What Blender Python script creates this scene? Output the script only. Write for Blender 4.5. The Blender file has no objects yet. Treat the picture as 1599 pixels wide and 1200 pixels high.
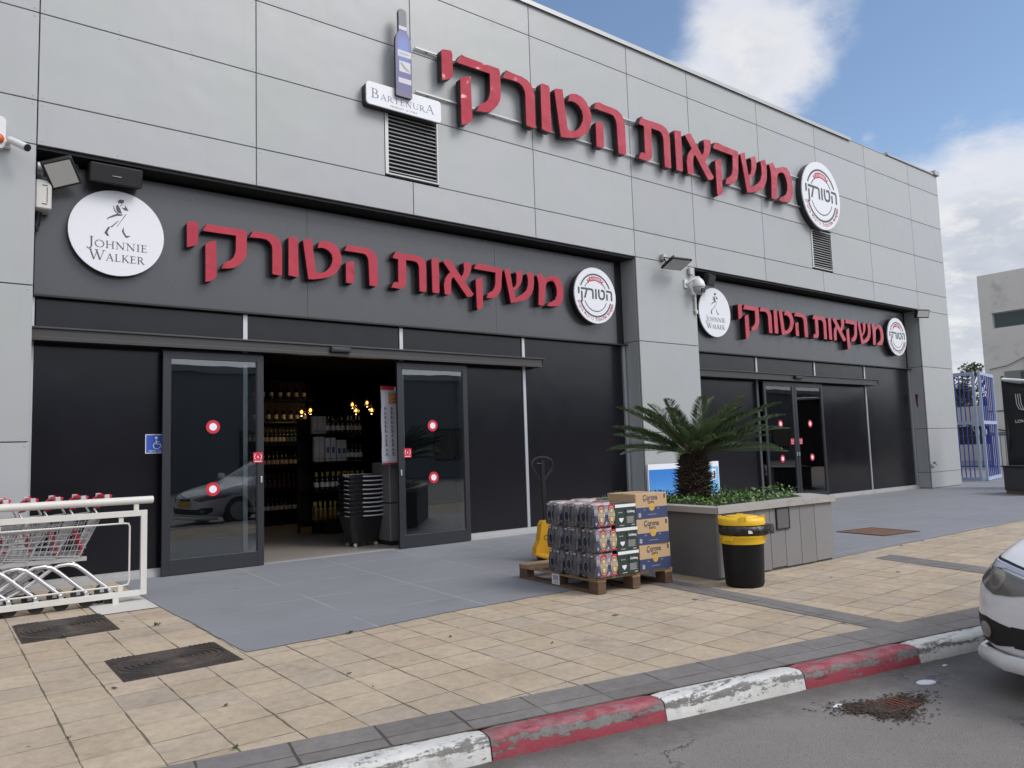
import bpy, bmesh, math, random
from mathutils import Vector, Matrix, noise as mnoise
from mathutils.bvhtree import BVHTree
R = math.radians
sc = bpy.context.scene
COL = sc.collection
rnd = random.Random(7)

# ------------------------------------------------------------------ camera
cam_d = bpy.data.cameras.new("camera"); cam = bpy.data.objects.new("camera", cam_d); COL.objects.link(cam)
cam.location = (0.0, -9.26883, 1.3)
cam.rotation_euler = (R(95.11333), R(1.84308), R(-37.36522))
cam_d.sensor_width = 36.0; cam_d.lens = 1188.28/1599*36
cam_d.clip_start = 0.05; cam_d.clip_end = 3000
sc.camera = cam

# ------------------------------------------------------------------ light
SUN_EL, SUN_AZ, SUN_STR, SKY_STR, EXPO = 44.0, 150.0, 1.15, 0.10, 0.74
sc.view_settings.view_transform = 'Standard'; sc.view_settings.look = 'None'
sc.view_settings.exposure = EXPO; sc.view_settings.gamma = 1.0
sun_d = bpy.data.lights.new("sun", 'SUN'); sun = bpy.data.objects.new("sun", sun_d); COL.objects.link(sun)
sun_d.energy = SUN_STR; sun_d.angle = R(24); sun_d.color = (1.0, 0.955, 0.89)
sd = Vector((math.sin(R(SUN_AZ))*math.cos(R(SUN_EL)), math.cos(R(SUN_AZ))*math.cos(R(SUN_EL)), math.sin(R(SUN_EL))))
sun.rotation_euler = sd.to_track_quat('Z', 'Y').to_euler(); sun.location = (10, -20, 30)

W = bpy.data.worlds.new("World"); sc.world = W; W.use_nodes = True
wn = W.node_tree; wn.nodes.clear()
def N(t, kind, **kw):
    n = t.nodes.new(kind)
    for k, v in kw.items(): setattr(n, k, v)
    return n
def Lk(t, a, b): t.links.new(a, b)
def MA(t, op, a, b=None, c=None, clamp=False):
    n = N(t, 'ShaderNodeMath', operation=op, use_clamp=clamp)
    for i, x in enumerate((a, b, c)):
        if x is None: continue
        if isinstance(x, (int, float)): n.inputs[i].default_value = x
        else: Lk(t, x, n.inputs[i])
    return n.outputs[0]
def SMOOTH(t, x, lo, hi):
    n = N(t, 'ShaderNodeMapRange', interpolation_type='SMOOTHSTEP')
    Lk(t, x, n.inputs[0]); n.inputs[1].default_value = lo; n.inputs[2].default_value = hi
    return n.outputs[0]
def MIXC(t, fac, a, b, blend='MIX'):
    n = N(t, 'ShaderNodeMix', data_type='RGBA', blend_type=blend)
    for s, x in ((n.inputs[0], fac), (n.inputs[6], a), (n.inputs[7], b)):
        if isinstance(x, (int, float)): s.default_value = x
        elif isinstance(x, (tuple, list)): s.default_value = (*x[:3], 1)
        else: Lk(t, x, s)
    return n.outputs[2]
def NOISE(t, vec, scale, detail=5, rough=.55, dist=0.0, out=0):
    n = N(t, 'ShaderNodeTexNoise'); n.inputs['Scale'].default_value = scale; n.inputs['Detail'].default_value = detail
    n.inputs['Roughness'].default_value = rough; n.inputs['Distortion'].default_value = dist
    if vec is not None: Lk(t, vec, n.inputs['Vector'])
    return n.outputs[out]

def px_dir(x, y):
    d = Vector(((x-799.5)/1188.28, -(y-600)/1188.28, -1.0))
    return (cam.rotation_euler.to_matrix() @ d).normalized()
def build_sky():
    t = wn
    out = N(t, 'ShaderNodeOutputWorld'); bg = N(t, 'ShaderNodeBackground'); Lk(t, bg.outputs[0], out.inputs[0])
    sky = N(t, 'ShaderNodeTexSky', sky_type='NISHITA', sun_disc=False)
    sky.sun_elevation = R(SUN_EL); sky.sun_rotation = R(SUN_AZ); sky.altitude = 50; sky.air_density = 1.0; sky.dust_density = 0.6; sky.ozone_density = 1.2
    bg.inputs[1].default_value = SKY_STR
    tc = N(t, 'ShaderNodeTexCoord'); d = tc.outputs['Generated']
    sp = N(t, 'ShaderNodeSeparateXYZ'); Lk(t, d, sp.inputs[0])
    zz = MA(t, 'ADD', MA(t, 'MAXIMUM', sp.outputs[2], 0.0), 0.22)
    px = MA(t, 'DIVIDE', sp.outputs[0], zz); py = MA(t, 'DIVIDE', sp.outputs[1], zz)
    cb = N(t, 'ShaderNodeCombineXYZ'); Lk(t, px, cb.inputs[0]); Lk(t, py, cb.inputs[1]); cb.inputs[2].default_value = 3.7
    n1 = NOISE(t, cb.outputs[0], 1.6, 9, .6, .35)
    n2 = NOISE(t, cb.outputs[0], 7.0, 6, .6, .2)
    dens = MA(t, 'ADD', MA(t, 'MULTIPLY', n1, .72), MA(t, 'MULTIPLY', n2, .37))
    # where this day's clouds stand (direction, angular radius, amount)
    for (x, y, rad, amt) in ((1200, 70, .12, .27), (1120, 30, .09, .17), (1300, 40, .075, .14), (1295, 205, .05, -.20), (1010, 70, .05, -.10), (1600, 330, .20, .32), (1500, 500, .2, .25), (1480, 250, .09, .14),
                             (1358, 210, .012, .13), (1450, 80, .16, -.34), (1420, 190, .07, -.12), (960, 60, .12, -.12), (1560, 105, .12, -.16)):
        c = px_dir(x, y)
        vm = N(t, 'ShaderNodeVectorMath', operation='DISTANCE'); Lk(t, d, vm.inputs[0]); vm.inputs[1].default_value = c
        g = MA(t, 'POWER', 2.71828, MA(t, 'MULTIPLY', MA(t, 'POWER', MA(t, 'DIVIDE', vm.outputs['Value'], rad), 2.0), -1.0))
        dens = MA(t, 'ADD', dens, MA(t, 'MULTIPLY', g, amt))
    # unseen cloud added behind and left of the camera to whiten the light
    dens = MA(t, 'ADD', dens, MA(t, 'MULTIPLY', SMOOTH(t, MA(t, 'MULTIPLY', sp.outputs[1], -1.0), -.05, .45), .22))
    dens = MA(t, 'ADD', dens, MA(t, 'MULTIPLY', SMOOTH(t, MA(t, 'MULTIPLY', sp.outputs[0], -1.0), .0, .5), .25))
    mask = SMOOTH(t, dens, .555, .83)
    thick = SMOOTH(t, dens, .76, 1.12)
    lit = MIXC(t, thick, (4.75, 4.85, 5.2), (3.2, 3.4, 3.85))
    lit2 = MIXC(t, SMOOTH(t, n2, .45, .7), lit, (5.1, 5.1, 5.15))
    blue = MIXC(t, 1.0, sky.outputs[0], (1.0, 1.0, 1.0), 'MULTIPLY')
    vs_ = N(t, 'ShaderNodeVectorMath', operation='DOT_PRODUCT'); Lk(t, d, vs_.inputs[0]); vs_.inputs[1].default_value = sd
    gl = SMOOTH(t, vs_.outputs['Value'], .35, 1.0)          # clouds near the sun, out of view, brightened to add soft light
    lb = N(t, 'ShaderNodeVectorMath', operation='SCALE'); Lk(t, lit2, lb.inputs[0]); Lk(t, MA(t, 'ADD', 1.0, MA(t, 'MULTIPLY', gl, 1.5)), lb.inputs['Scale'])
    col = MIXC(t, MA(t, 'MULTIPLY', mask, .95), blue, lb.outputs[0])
    # pale warm band low over the horizon
    hor = MA(t, 'SUBTRACT', 1.0, SMOOTH(t, sp.outputs[2], -.02, .13))
    col = MIXC(t, MA(t, 'MULTIPLY', hor, .55), col, (4.6, 4.4, 4.4))
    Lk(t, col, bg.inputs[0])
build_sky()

# ------------------------------------------------------------------ materials
def mat(name, c, rough=.5, metal=0.0, var=.06, vs=3.0, bump=0.0, bs=60.0, spec=.5, coat=0.0, trans=0.0, dirt=None, dirt_sheen_amt=.0, dirt_sheen_s=2.0, emit=None, es=0.0, island=0.0, rvar=.0, bd=.01):
    m = bpy.data.materials.new(name); m.use_nodes = True; t = m.node_tree
    b = t.nodes['Principled BSDF']
    tc = N(t, 'ShaderNodeTexCoord'); v = tc.outputs['Object']
    n = NOISE(t, v, vs, 6, .6)
    k = MA(t, 'ADD', MA(t, 'MULTIPLY', MA(t, 'SUBTRACT', n, .5), 2*var), 1.0)
    if island:
        g = N(t, 'ShaderNodeNewGeometry')
        k = MA(t, 'MULTIPLY', k, MA(t, 'ADD', MA(t, 'MULTIPLY', MA(t, 'SUBTRACT', g.outputs['Random Per Island'], .5), 2*island), 1.0))
    cc = N(t, 'ShaderNodeVectorMath', operation='SCALE'); cc.inputs[0].default_value = c[:3]; Lk(t, k, cc.inputs['Scale'])
    col = cc.outputs[0]
    if dirt is not None:
        nd = NOISE(t, v, dirt_sheen_s, 8, .68)
        col = MIXC(t, SMOOTH(t, nd, 1-dirt_sheen_amt-.18, 1-dirt_sheen_amt+.1), col, dirt)  # patches of dirt; on the beer wraps, of painted sheen
    Lk(t, col, b.inputs['Base Color'])
    b.inputs['Roughness'].default_value = rough
    if rvar:
        Lk(t, MA(t, 'ADD', MA(t, 'MULTIPLY', MA(t, 'SUBTRACT', NOISE(t, v, vs*2.3, 5), .5), 2*rvar), rough, clamp=True), b.inputs['Roughness'])
    b.inputs['Metallic'].default_value = metal
    b.inputs['Specular IOR Level'].default_value = spec
    b.inputs['Coat Weight'].default_value = coat; b.inputs['Coat Roughness'].default_value = .06
    b.inputs['Transmission Weight'].default_value = trans
    if bump:
        bp = N(t, 'ShaderNodeBump'); bp.inputs['Strength'].default_value = bump; bp.inputs['Distance'].default_value = bd
        Lk(t, NOISE(t, v, bs, 5 if bd <= .01 else 2, .6), bp.inputs['Height']); Lk(t, bp.outputs[0], b.inputs['Normal'])
    if emit: b.inputs['Emission Color'].default_value = (*emit, 1); b.inputs['Emission Strength'].default_value = es
    return m

def glass_mat(name, tint, refl=.08, seg=None):
    """thin pane: see-through film plus mirror reflection by angle"""
    m = bpy.data.materials.new(name); m.use_nodes = True; t = m.node_tree; t.nodes.clear()
    o = N(t, 'ShaderNodeOutputMaterial'); mx = N(t, 'ShaderNodeMixShader')
    tr = N(t, 'ShaderNodeBsdfTransparent'); tr.inputs[0].default_value = (*tint, 1)
    gl = N(t, 'ShaderNodeBsdfGlossy'); gl.inputs['Roughness'].default_value = .004; gl.inputs[0].default_value = (.95, .97, 1, 1)
    lw = N(t, 'ShaderNodeLayerWeight'); lw.inputs[0].default_value = .28
    f = MA(t, 'MULTIPLY', MA(t, 'ADD', lw.outputs['Fresnel'], refl), 1.0, clamp=True)
    bp = N(t, 'ShaderNodeBump'); bp.inputs['Strength'].default_value = .02; bp.inputs['Distance'].default_value = .05
    tc = N(t, 'ShaderNodeTexCoord'); Lk(t, NOISE(t, tc.outputs['Object'], 1.4, 2), bp.inputs['Height']); Lk(t, bp.outputs[0], gl.inputs['Normal'])
    Lk(t, f, mx.inputs[0]); Lk(t, tr.outputs[0], mx.inputs[1]); Lk(t, gl.outputs[0], mx.inputs[2]); Lk(t, mx.outputs[0], o.inputs[0])
    return m

class MM: pass
K = MM()
K.clad = mat('grey_composite_cladding', (.342, .352, .358), .40, 0, .03, .9, .5, 1.1, .45, island=.045, bd=.03)
def tint_cladding(m):
    t = m.node_tree; b = t.nodes['Principled BSDF']; src = b.inputs['Base Color'].links[0].from_socket
    tc = N(t, 'ShaderNodeTexCoord'); v = tc.outputs['Object']
    c = MIXC(t, SMOOTH(t, NOISE(t, v, .55, 3, .5), .35, .65), src, (.93, .97, 1.05), 'MULTIPLY'); c2 = MIXC(t, SMOOTH(t, NOISE(t, v, .55, 3, .5), .35, .65), (.985, 1.0, .97), (1.0, .995, 1.02))
    c = MIXC(t, 1.0, src, c2, 'MULTIPLY')
    mp = N(t, 'ShaderNodeMapping'); mp.inputs['Scale'].default_value = (9, 9, .35); Lk(t, v, mp.inputs[0])     # faint rain streaks
    c = MIXC(t, MA(t, 'MULTIPLY', SMOOTH(t, NOISE(t, mp.outputs[0], 1.0, 6, .65), .54, .78), .12), c, (.20, .20, .19))
    c = MIXC(t, MA(t, 'MULTIPLY', SMOOTH(t, NOISE(t, v, 22, 3, .6), .70, .78), .35), c, (.22, .22, .21))
    Lk(t, c, b.inputs['Base Color'])
tint_cladding(K.clad)
K.joint = mat('dark_joint', (.012, .013, .016), .8)
K.pillar_low = K.clad
K.blackpanel = mat('black_panel', (.006, .006, .009), .22, 0, .2, 1.2, .16, .9, .36, rvar=.05, bd=.03, dirt=(.022, .022, .023), dirt_sheen_amt=.12, dirt_sheen_s=1.6)
K.signboard = mat('charcoal_sign_board', (.050, .051, .057), .28, .0, .06, 1.0, .15, .7, .6, rvar=.04, bd=.03)
K.soffit = mat('black_soffit', (.006, .006, .007), .7)
K.frame = mat('black_door_frame', (.030, .031, .038), .38, .3, .05, 3, spec=.5)
K.track = mat('dark_track', (.045, .043, .043), .42, .3, .08, 2, spec=.5)
K.alu = mat('aluminium_strip', (.46, .47, .50), .38, .55, .05, 3)
K.alu_d = mat('aluminium_sill', (.40, .40, .40), .5, .25, .1, 4, dirt=(.2, .19, .17), dirt_sheen_amt=.3)
K.glass = glass_mat('door_glass', (.70, .74, .74), .06)
K.redsticker = mat('red_sticker', (.50, .018, .045), .4)
K.whitesticker = mat('white_sticker', (.72, .74, .77), .4)
K.ledge = mat('roof_coping_metal', (.36, .36, .36), .4, .3, .05)
K.louver = mat('louver_metal', (.44, .445, .445), .42, .2, .04)
K.black = mat('matt_black', (.008, .008, .009), .6)
K.blackgloss = mat('black_plastic', (.012, .012, .014), .35)
K.white = mat('white_plastic', (.62, .62, .62), .4)
K.offwhite = mat('chipped_white_paint', (.56, .545, .51), .45, 0, .08, 6, .1, 40, dirt=(.20, .15, .10), dirt_sheen_amt=.22, dirt_sheen_s=11)

# ------------------------------------------------------------------ mesh helpers
class MB:
    def __init__(s): s.v = []; s.f = []; s.m = []
    def add(s, vs, fs, mi=0):
        o = len(s.v); s.v += [tuple(p) for p in vs]
        for f in fs: s.f.append(tuple(i+o for i in f)); s.m.append(mi)
    def box(s, x0, x1, y0, y1, z0, z1, mi=0, T=None):
        vs = [Vector((x, y, z)) for x in (x0, x1) for y in (y0, y1) for z in (z0, z1)]
        if T is not None: vs = [T @ p for p in vs]
        s.add(vs, [(0,1,3,2), (4,6,7,5), (0,4,5,1), (2,3,7,6), (0,2,6,4), (1,5,7,3)], mi)
    def cham(s, x0, x1, y0, y1, z0, z1, c, mi=0, T=None, top=True, bot=True):
        """box with chamfered edges: rings of 8"""
        def ring(ix, z): return [(x0+c*0+ix+a, y0+ix+b, z) for a, b in ()]
        def oct_(i, z):
            X0, X1, Y0, Y1 = x0+i, x1-i, y0+i, y1-i
            return [(X0+c, Y0, z), (X1-c, Y0, z), (X1, Y0+c, z), (X1, Y1-c, z), (X1-c, Y1, z), (X0+c, Y1, z), (X0, Y1-c, z), (X0, Y0+c, z)]
        rings = ([oct_(c, z0)] if bot else []) + [oct_(0, z0+(c if bot else 0)), oct_(0, z1-(c if top else 0))] + ([oct_(c, z1)] if top else [])
        s.loft([[Vector(p) for p in r] for r in rings], mi, True, True, T)
    def loft(s, rings, mi=0, cap0=False, cap1=False, T=None, closed=True):
        n = len(rings[0]); vs = [p for r in rings for p in r]
        if T is not None: vs = [T @ Vector(p) for p in vs]
        fs = []
        for i in range(len(rings)-1):
            for j in range(n if closed else n-1):
                k = (j+1) % n
                fs.append((i*n+j, i*n+k, (i+1)*n+k, (i+1)*n+j))
        if cap0: fs.append(tuple(range(n-1, -1, -1)))
        if cap1: fs.append(tuple(range((len(rings)-1)*n, len(rings)*n)))
        s.add(vs, fs, mi)
    def lathe(s, prof, seg=16, mi=0, c=(0, 0, 0), T=None, mis=None):
        rings = [[Vector((c[0]+r*math.cos(2*math.pi*j/seg), c[1]+r*math.sin(2*math.pi*j/seg), c[2]+z)) for j in range(seg)] for r, z in prof]
        if mis is None: s.loft(rings, mi, True, True, T); return
        for i in range(len(rings)-1): s.loft(rings[i:i+2], mis[i], i == 0, i == len(rings)-2, T)
    def cyl(s, p0, p1, r, seg=10, mi=0, r1=None):
        s.tube([p0, p1], r, seg, mi, radii=None if r1 is None else [r, r1])
    def tube(s, pts, r, seg=6, mi=0, radii=None, caps=True, ry=1.0):
        P = [Vector(p) for p in pts]; n = len(P)
        tan = []
        for i in range(n):
            a = P[max(i-1, 0)]; b = P[min(i+1, n-1)]; d = (b-a)
            tan.append(d.normalized() if d.length > 1e-9 else Vector((0, 0, 1)))
        up = Vector((0, 0, 1)) if abs(tan[0].z) < .9 else Vector((1, 0, 0))
        u = (up - tan[0]*up.dot(tan[0])).normalized()
        rings = []
        for i in range(n):
            u = (u - tan[i]*u.dot(tan[i]));
            u = u.normalized() if u.length > 1e-6 else Vector((1, 0, 0))
            w = tan[i].cross(u); rr = radii[i] if radii else r
            rings.append([P[i] + u*(rr*math.cos(2*math.pi*(j+.5)/seg)) + w*(rr*ry*math.sin(2*math.pi*(j+.5)/seg)) for j in range(seg)])
        s.loft(rings, mi, caps, caps)
    def prism(s, poly, y0, y1, mi=0, mside=None, ax='xz'):
        """2-D outline (x,z) given thickness from y0 (front) to y1"""
        n = len(poly)
        area = sum(poly[i][0]*poly[(i+1) % n][1]-poly[(i+1) % n][0]*poly[i][1] for i in range(n))
        if area < 0: poly = poly[::-1]
        f = {'xz': lambda a, b, d: (a, d, b), 'xy': lambda a, b, d: (a, b, d), 'yz': lambda a, b, d: (d, a, b)}[ax]
        vs = [f(a, b, y0) for a, b in poly] + [f(a, b, y1) for a, b in poly]
        s.add(vs, [tuple(range(n))], mi); s.add(vs, [tuple(range(2*n-1, n-1, -1))], mi if mside is None else mside)
        s.add(vs, [(i, i+n, (i+1) % n+n, (i+1) % n) for i in range(n)], mi if mside is None else mside)
    def text(s, body, T, mi=0, size=1.0, align='CENTER', extrude=0.0, sx=1.0, bold=0.0):
        me = text_mesh(body, align, bold)
        vs = [T @ Vector((p.x*size*sx, p.y*size, 0)) for p in (v.co for v in me.vertices)]
        s.add(vs, [tuple(p.vertices) for p in me.polygons], mi)
    def build(s, name, mats, parent=None, smooth=None, loc=None, bevel=0, recalc=True):
        me = bpy.data.meshes.new(name); me.from_pydata(s.v, [], s.f); me.update()
        if not isinstance(mats, (list, tuple)): mats = [mats]
        for m in mats: me.materials.append(m)
        me.polygons.foreach_set('material_index', s.m)
        if recalc:
            b = bmesh.new(); b.from_mesh(me); bmesh.ops.recalc_face_normals(b, faces=b.faces); b.to_mesh(me); b.free()
        if smooth is not None:
            me.polygons.foreach_set('use_smooth', [True]*len(me.polygons)); me.set_sharp_from_angle(angle=R(smooth))
        me.update()
        o = bpy.data.objects.new(name, me); COL.objects.link(o)
        if parent is not None: o.parent = parent
        if loc: o.location = loc
        if bevel:
            md = o.modifiers.new('bevel', 'BEVEL'); md.width = bevel; md.segments = 2; md.limit_method = 'ANGLE'; md.angle_limit = R(40)
        return o
_txt = {}
def text_mesh(body, align='CENTER', bold=0.0):
    key = (body, align, bold)
    if key in _txt: return _txt[key]
    c = bpy.data.curves.new('text', 'FONT'); c.body = body; c.align_x = align; c.align_y = 'CENTER'; c.size = 1.0; c.offset = bold; c.resolution_u = 3
    o = bpy.data.objects.new('text', c); COL.objects.link(o); bpy.context.view_layer.update()
    me = bpy.data.meshes.new_from_object(o.evaluated_get(bpy.context.evaluated_depsgraph_get()))
    bpy.data.objects.remove(o); bpy.data.curves.remove(c); _txt[key] = me
    return me
def FACE(x, y, z, rot=0.0):
    """plane facing -y (towards the street) with its origin at x,y,z; rot turns it in its own plane"""
    return Matrix.Translation((x, y, z)) @ Matrix.Rotation(R(90), 4, 'X') @ Matrix.Rotation(rot, 4, 'Z')
def tag(o, label, cat, group=None):
    o['label'] = label; o['category'] = cat
    if group: o['group'] = group
    return o
def struct(o, kind='structure'):
    o['kind'] = kind; return o
def thing(name, label, cat, loc=(0, 0, 0), rz=0.0, group=None):
    o = bpy.data.objects.new(name, None); o.empty_display_size = .1; COL.objects.link(o)
    o.location = loc; o.rotation_euler = (0, 0, rz)
    return tag(o, label, cat, group)
def dup(root, loc=None, rz=None, label=None):
    r = root.copy(); COL.objects.link(r)
    if loc is not None: r.location = loc
    if rz is not None: r.rotation_euler = (0, 0, rz)
    if label: r['label'] = label
    for ch in list(root.children):
        c = ch.copy(); COL.objects.link(c); c.parent = r
        for g in ch.children:
            d = g.copy(); COL.objects.link(d); d.parent = c
    return r
# ================================================================== GROUND
KX = lambda x: -5.757-.2*x            # inner edge of the kerb (line across the world)
GX = lambda x: -5.478-.186*x          # inner edge of the grey band along it
def tile_mat(name, cols, joint, pu, pv, ou, ov, ang=0.0, jw=.024, stain=(.09, .08, .065), moss=True):
    m = bpy.data.materials.new(name); m.use_nodes = True; t = m.node_tree; b = t.nodes['Principled BSDF']
    tc = N(t, 'ShaderNodeTexCoord'); v = tc.outputs['Object']
    wob = N(t, 'ShaderNodeVectorMath', operation='SCALE'); wob.inputs['Scale'].default_value = .016
    sub = N(t, 'ShaderNodeVectorMath', operation='SUBTRACT'); Lk(t, NOISE(t, v, 5.0, 4, .6, out=1), sub.inputs[0]); sub.inputs[1].default_value = (.5, .5, .5)
    Lk(t, sub.outputs[0], wob.inputs[0])
    av = N(t, 'ShaderNodeVectorMath', operation='ADD'); Lk(t, v, av.inputs[0]); Lk(t, wob.outputs[0], av.inputs[1])
    rt = N(t, 'ShaderNodeVectorRotate', rotation_type='Z_AXIS'); rt.inputs['Angle'].default_value = -ang; Lk(t, av.outputs[0], rt.inputs[0])
    sp = N(t, 'ShaderNodeSeparateXYZ'); Lk(t, rt.outputs[0], sp.inputs[0])
    u = MA(t, 'DIVIDE', MA(t, 'SUBTRACT', sp.outputs[0], ou), pu); w = MA(t, 'DIVIDE', MA(t, 'SUBTRACT', sp.outputs[1], ov), pv)
    fu = MA(t, 'FLOOR', u); fw = MA(t, 'FLOOR', w)
    ed = lambda q: MA(t, 'SUBTRACT', .5, MA(t, 'ABSOLUTE', MA(t, 'SUBTRACT', MA(t, 'FRACT', q), .5)))
    cell = N(t, 'ShaderNodeCombineXYZ'); Lk(t, fu, cell.inputs[0]); Lk(t, fw, cell.inputs[1])
    wnz = N(t, 'ShaderNodeTexWhiteNoise', noise_dimensions='2D'); Lk(t, cell.outputs[0], wnz.inputs['Vector'])
    rv = wnz.outputs['Value']
    # a joint opens and closes along its length
    gap = SMOOTH(t, NOISE(t, v, 3.1, 3, .6), .36, .66)
    wid = MA(t, 'ADD', .008, MA(t, 'MULTIPLY', gap, jw))
    wid2 = MA(t, 'MULTIPLY', wid, .75)
    ju = MA(t, 'SUBTRACT', 1.0, MA(t, 'MULTIPLY', MA(t, 'DIVIDE', ed(u), wid), 1.0), clamp=True)
    jv = MA(t, 'SUBTRACT', 1.0, MA(t, 'MULTIPLY', MA(t, 'DIVIDE', ed(w), wid2), 1.0), clamp=True)
    j = MA(t, 'MAXIMUM', ju, jv)
    jm = SMOOTH(t, j, .1, .55)
    ramp = N(t, 'ShaderNodeValToRGB'); Lk(t, rv, ramp.inputs[0])
    el = ramp.color_ramp.elements
    while len(el) < len(cols): el.new(.5)
    for i, c in enumerate(cols): el[i].position = i/(len(cols)-1); el[i].color = (*c, 1)
    base = ramp.outputs[0]
    mott = MA(t, 'ADD', MA(t, 'MULTIPLY', NOISE(t, v, 14, 7, .75), .85), .575)
    blot = MA(t, 'ADD', MA(t, 'MULTIPLY', NOISE(t, v, 1.7, 4, .6), .5), .75)
    sc_ = N(t, 'ShaderNodeVectorMath', operation='SCALE'); Lk(t, base, sc_.inputs[0]); Lk(t, MA(t, 'MULTIPLY', mott, blot), sc_.inputs['Scale'])
    col = sc_.outputs[0]
    speck = SMOOTH(t, NOISE(t, v, 130, 2, .5), .62, .74)
    col = MIXC(t, MA(t, 'MULTIPLY', speck, .4), col, (.07, .06, .05))
    col = MIXC(t, MA(t, 'MULTIPLY', SMOOTH(t, NOISE(t, v, 4.2, 6, .7), .55, .72), .35), col, (.47, .41, .32) if moss and jw > .021 else (.22, .21, .20))
    grime = SMOOTH(t, NOISE(t, v, 2.3, 7, .72), .54, .78)
    col = MIXC(t, MA(t, 'MULTIPLY', grime, .5), col, stain)
    vor = N(t, 'ShaderNodeTexVoronoi', feature='F1'); vor.inputs['Scale'].default_value = 2.2; Lk(t, v, vor.inputs['Vector'])
    gum = MA(t, 'LESS_THAN', MA(t, 'ADD', vor.outputs['Distance'], MA(t, 'MULTIPLY', NOISE(t, v, 30, 3), .05)), .068)
    col = MIXC(t, MA(t, 'MULTIPLY', gum, .75), col, (.045, .042, .042))
    jc = MIXC(t, SMOOTH(t, NOISE(t, v, 2.6, 4, .6), .5, .62), joint, (.045, .06, .018)) if moss else MIXC(t, 0.0, joint, joint)
    col = MIXC(t, MA(t, 'MULTIPLY', jm, .82), col, jc)
    Lk(t, col, b.inputs['Base Color']); b.inputs['Roughness'].default_value = .82; b.inputs['Specular IOR Level'].default_value = .3
    h = MA(t, 'ADD', MA(t, 'MULTIPLY', jm, -1.0), MA(t, 'ADD', MA(t, 'MULTIPLY', NOISE(t, v, 45, 5, .65), .28), MA(t, 'MULTIPLY', rv, .35)))
    bp = N(t, 'ShaderNodeBump'); bp.inputs['Strength'].default_value = .55; bp.inputs['Distance'].default_value = .012
    Lk(t, h, bp.inputs['Height']); Lk(t, bp.outputs[0], b.inputs['Normal'])
    return m
K.tile = tile_mat('sandy_paving', [(.36, .288, .210), (.40, .325, .240), (.37, .305, .235), (.42, .345, .255), (.34, .285, .228)], (.075, .062, .045), .2915, .3085, .57, -4.68)
K.gtile = tile_mat('grey_paving', [(.150, .138, .132), (.18, .168, .160), (.165, .155, .150)], (.045, .04, .036), .40, .34, .0, -5.56, math.atan(-.19), .02)

def asphalt_mat():
    m = bpy.data.materials.new('asphalt'); m.use_nodes = True; t = m.node_tree; b = t.nodes['Principled BSDF']
    tc = N(t, 'ShaderNodeTexCoord'); v = tc.outputs['Object']
    g = NOISE(t, v, 190, 3, .7); big = NOISE(t, v, .9, 6, .65); mid = NOISE(t, v, 5, 6, .7)
    c = MIXC(t, SMOOTH(t, g, .3, .72), (.120, .111, .106), (.285, .265, .250))
    k = MA(t, 'ADD', .60, MA(t, 'ADD', MA(t, 'MULTIPLY', big, .5), MA(t, 'MULTIPLY', mid, .35)))
    s = N(t, 'ShaderNodeVectorMath', operation='SCALE'); Lk(t, c, s.inputs[0]); Lk(t, k, s.inputs['Scale'])
    lite = SMOOTH(t, NOISE(t, v, 240, 1, .5), .70, .78)
    col = MIXC(t, MA(t, 'MULTIPLY', lite, .45), s.outputs[0], (.30, .28, .26))
    peb = N(t, 'ShaderNodeTexVoronoi', feature='F1'); peb.inputs['Scale'].default_value = 75; Lk(t, v, peb.inputs['Vector'])
    col = MIXC(t, MA(t, 'MULTIPLY', MA(t, 'MULTIPLY', SMOOTH(t, peb.outputs['Color'], .75, .95), MA(t, 'LESS_THAN', peb.outputs['Distance'], .34)), .55), col, (.34, .32, .30))
    col = MIXC(t, MA(t, 'MULTIPLY', SMOOTH(t, NOISE(t, v, 48, 4, .7), .56, .72), .45), col, (.055, .052, .050))
    wv = N(t, 'ShaderNodeVectorMath', operation='ADD'); Lk(t, v, wv.inputs[0]); Lk(t, NOISE(t, v, 2.2, 5, .7, out=1), wv.inputs[1])
    crk = N(t, 'ShaderNodeTexVoronoi', feature='DISTANCE_TO_EDGE'); crk.inputs['Scale'].default_value = .55; Lk(t, wv.outputs[0], crk.inputs['Vector'])
    cr_ = MA(t, 'MULTIPLY', MA(t, 'LESS_THAN', crk.outputs['Distance'], .006), SMOOTH(t, NOISE(t, v, .8, 3), .5, .6)); col = MIXC(t, MA(t, 'MULTIPLY', cr_, .7), col, (.03, .028, .027))
    spx = N(t, 'ShaderNodeSeparateXYZ'); Lk(t, v, spx.inputs[0])
    gut = MA(t, 'ADD', MA(t, 'MULTIPLY', MA(t, 'ADD', spx.outputs[1], MA(t, 'MULTIPLY', spx.outputs[0], .2)), -1.0), -5.91)     # metres from the kerb: gutter dirt
    gd = MA(t, 'MULTIPLY', MA(t, 'SUBTRACT', 1.0, SMOOTH(t, MA(t, 'ADD', gut, MA(t, 'MULTIPLY', MA(t, 'SUBTRACT', mid, .5), .5)), .0, .32)), .6); col = MIXC(t, gd, col, (.060, .052, .045))
    oil = SMOOTH(t, NOISE(t, v, 1.3, 5, .7, .4), .58, .74)
    col = MIXC(t, MA(t, 'MULTIPLY', oil, .5), col, (.030, .028, .028))
    Lk(t, col, b.inputs['Base Color']); b.inputs['Roughness'].default_value = .8; b.inputs['Specular IOR Level'].default_value = .35
    bp = N(t, 'ShaderNodeBump'); bp.inputs['Strength'].default_value = .7; bp.inputs['Distance'].default_value = .008
    Lk(t, MA(t, 'ADD', g, MA(t, 'MULTIPLY', mid, .6)), bp.inputs['Height']); Lk(t, bp.outputs[0], b.inputs['Normal'])
    return m
K.asphalt = asphalt_mat()
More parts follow.
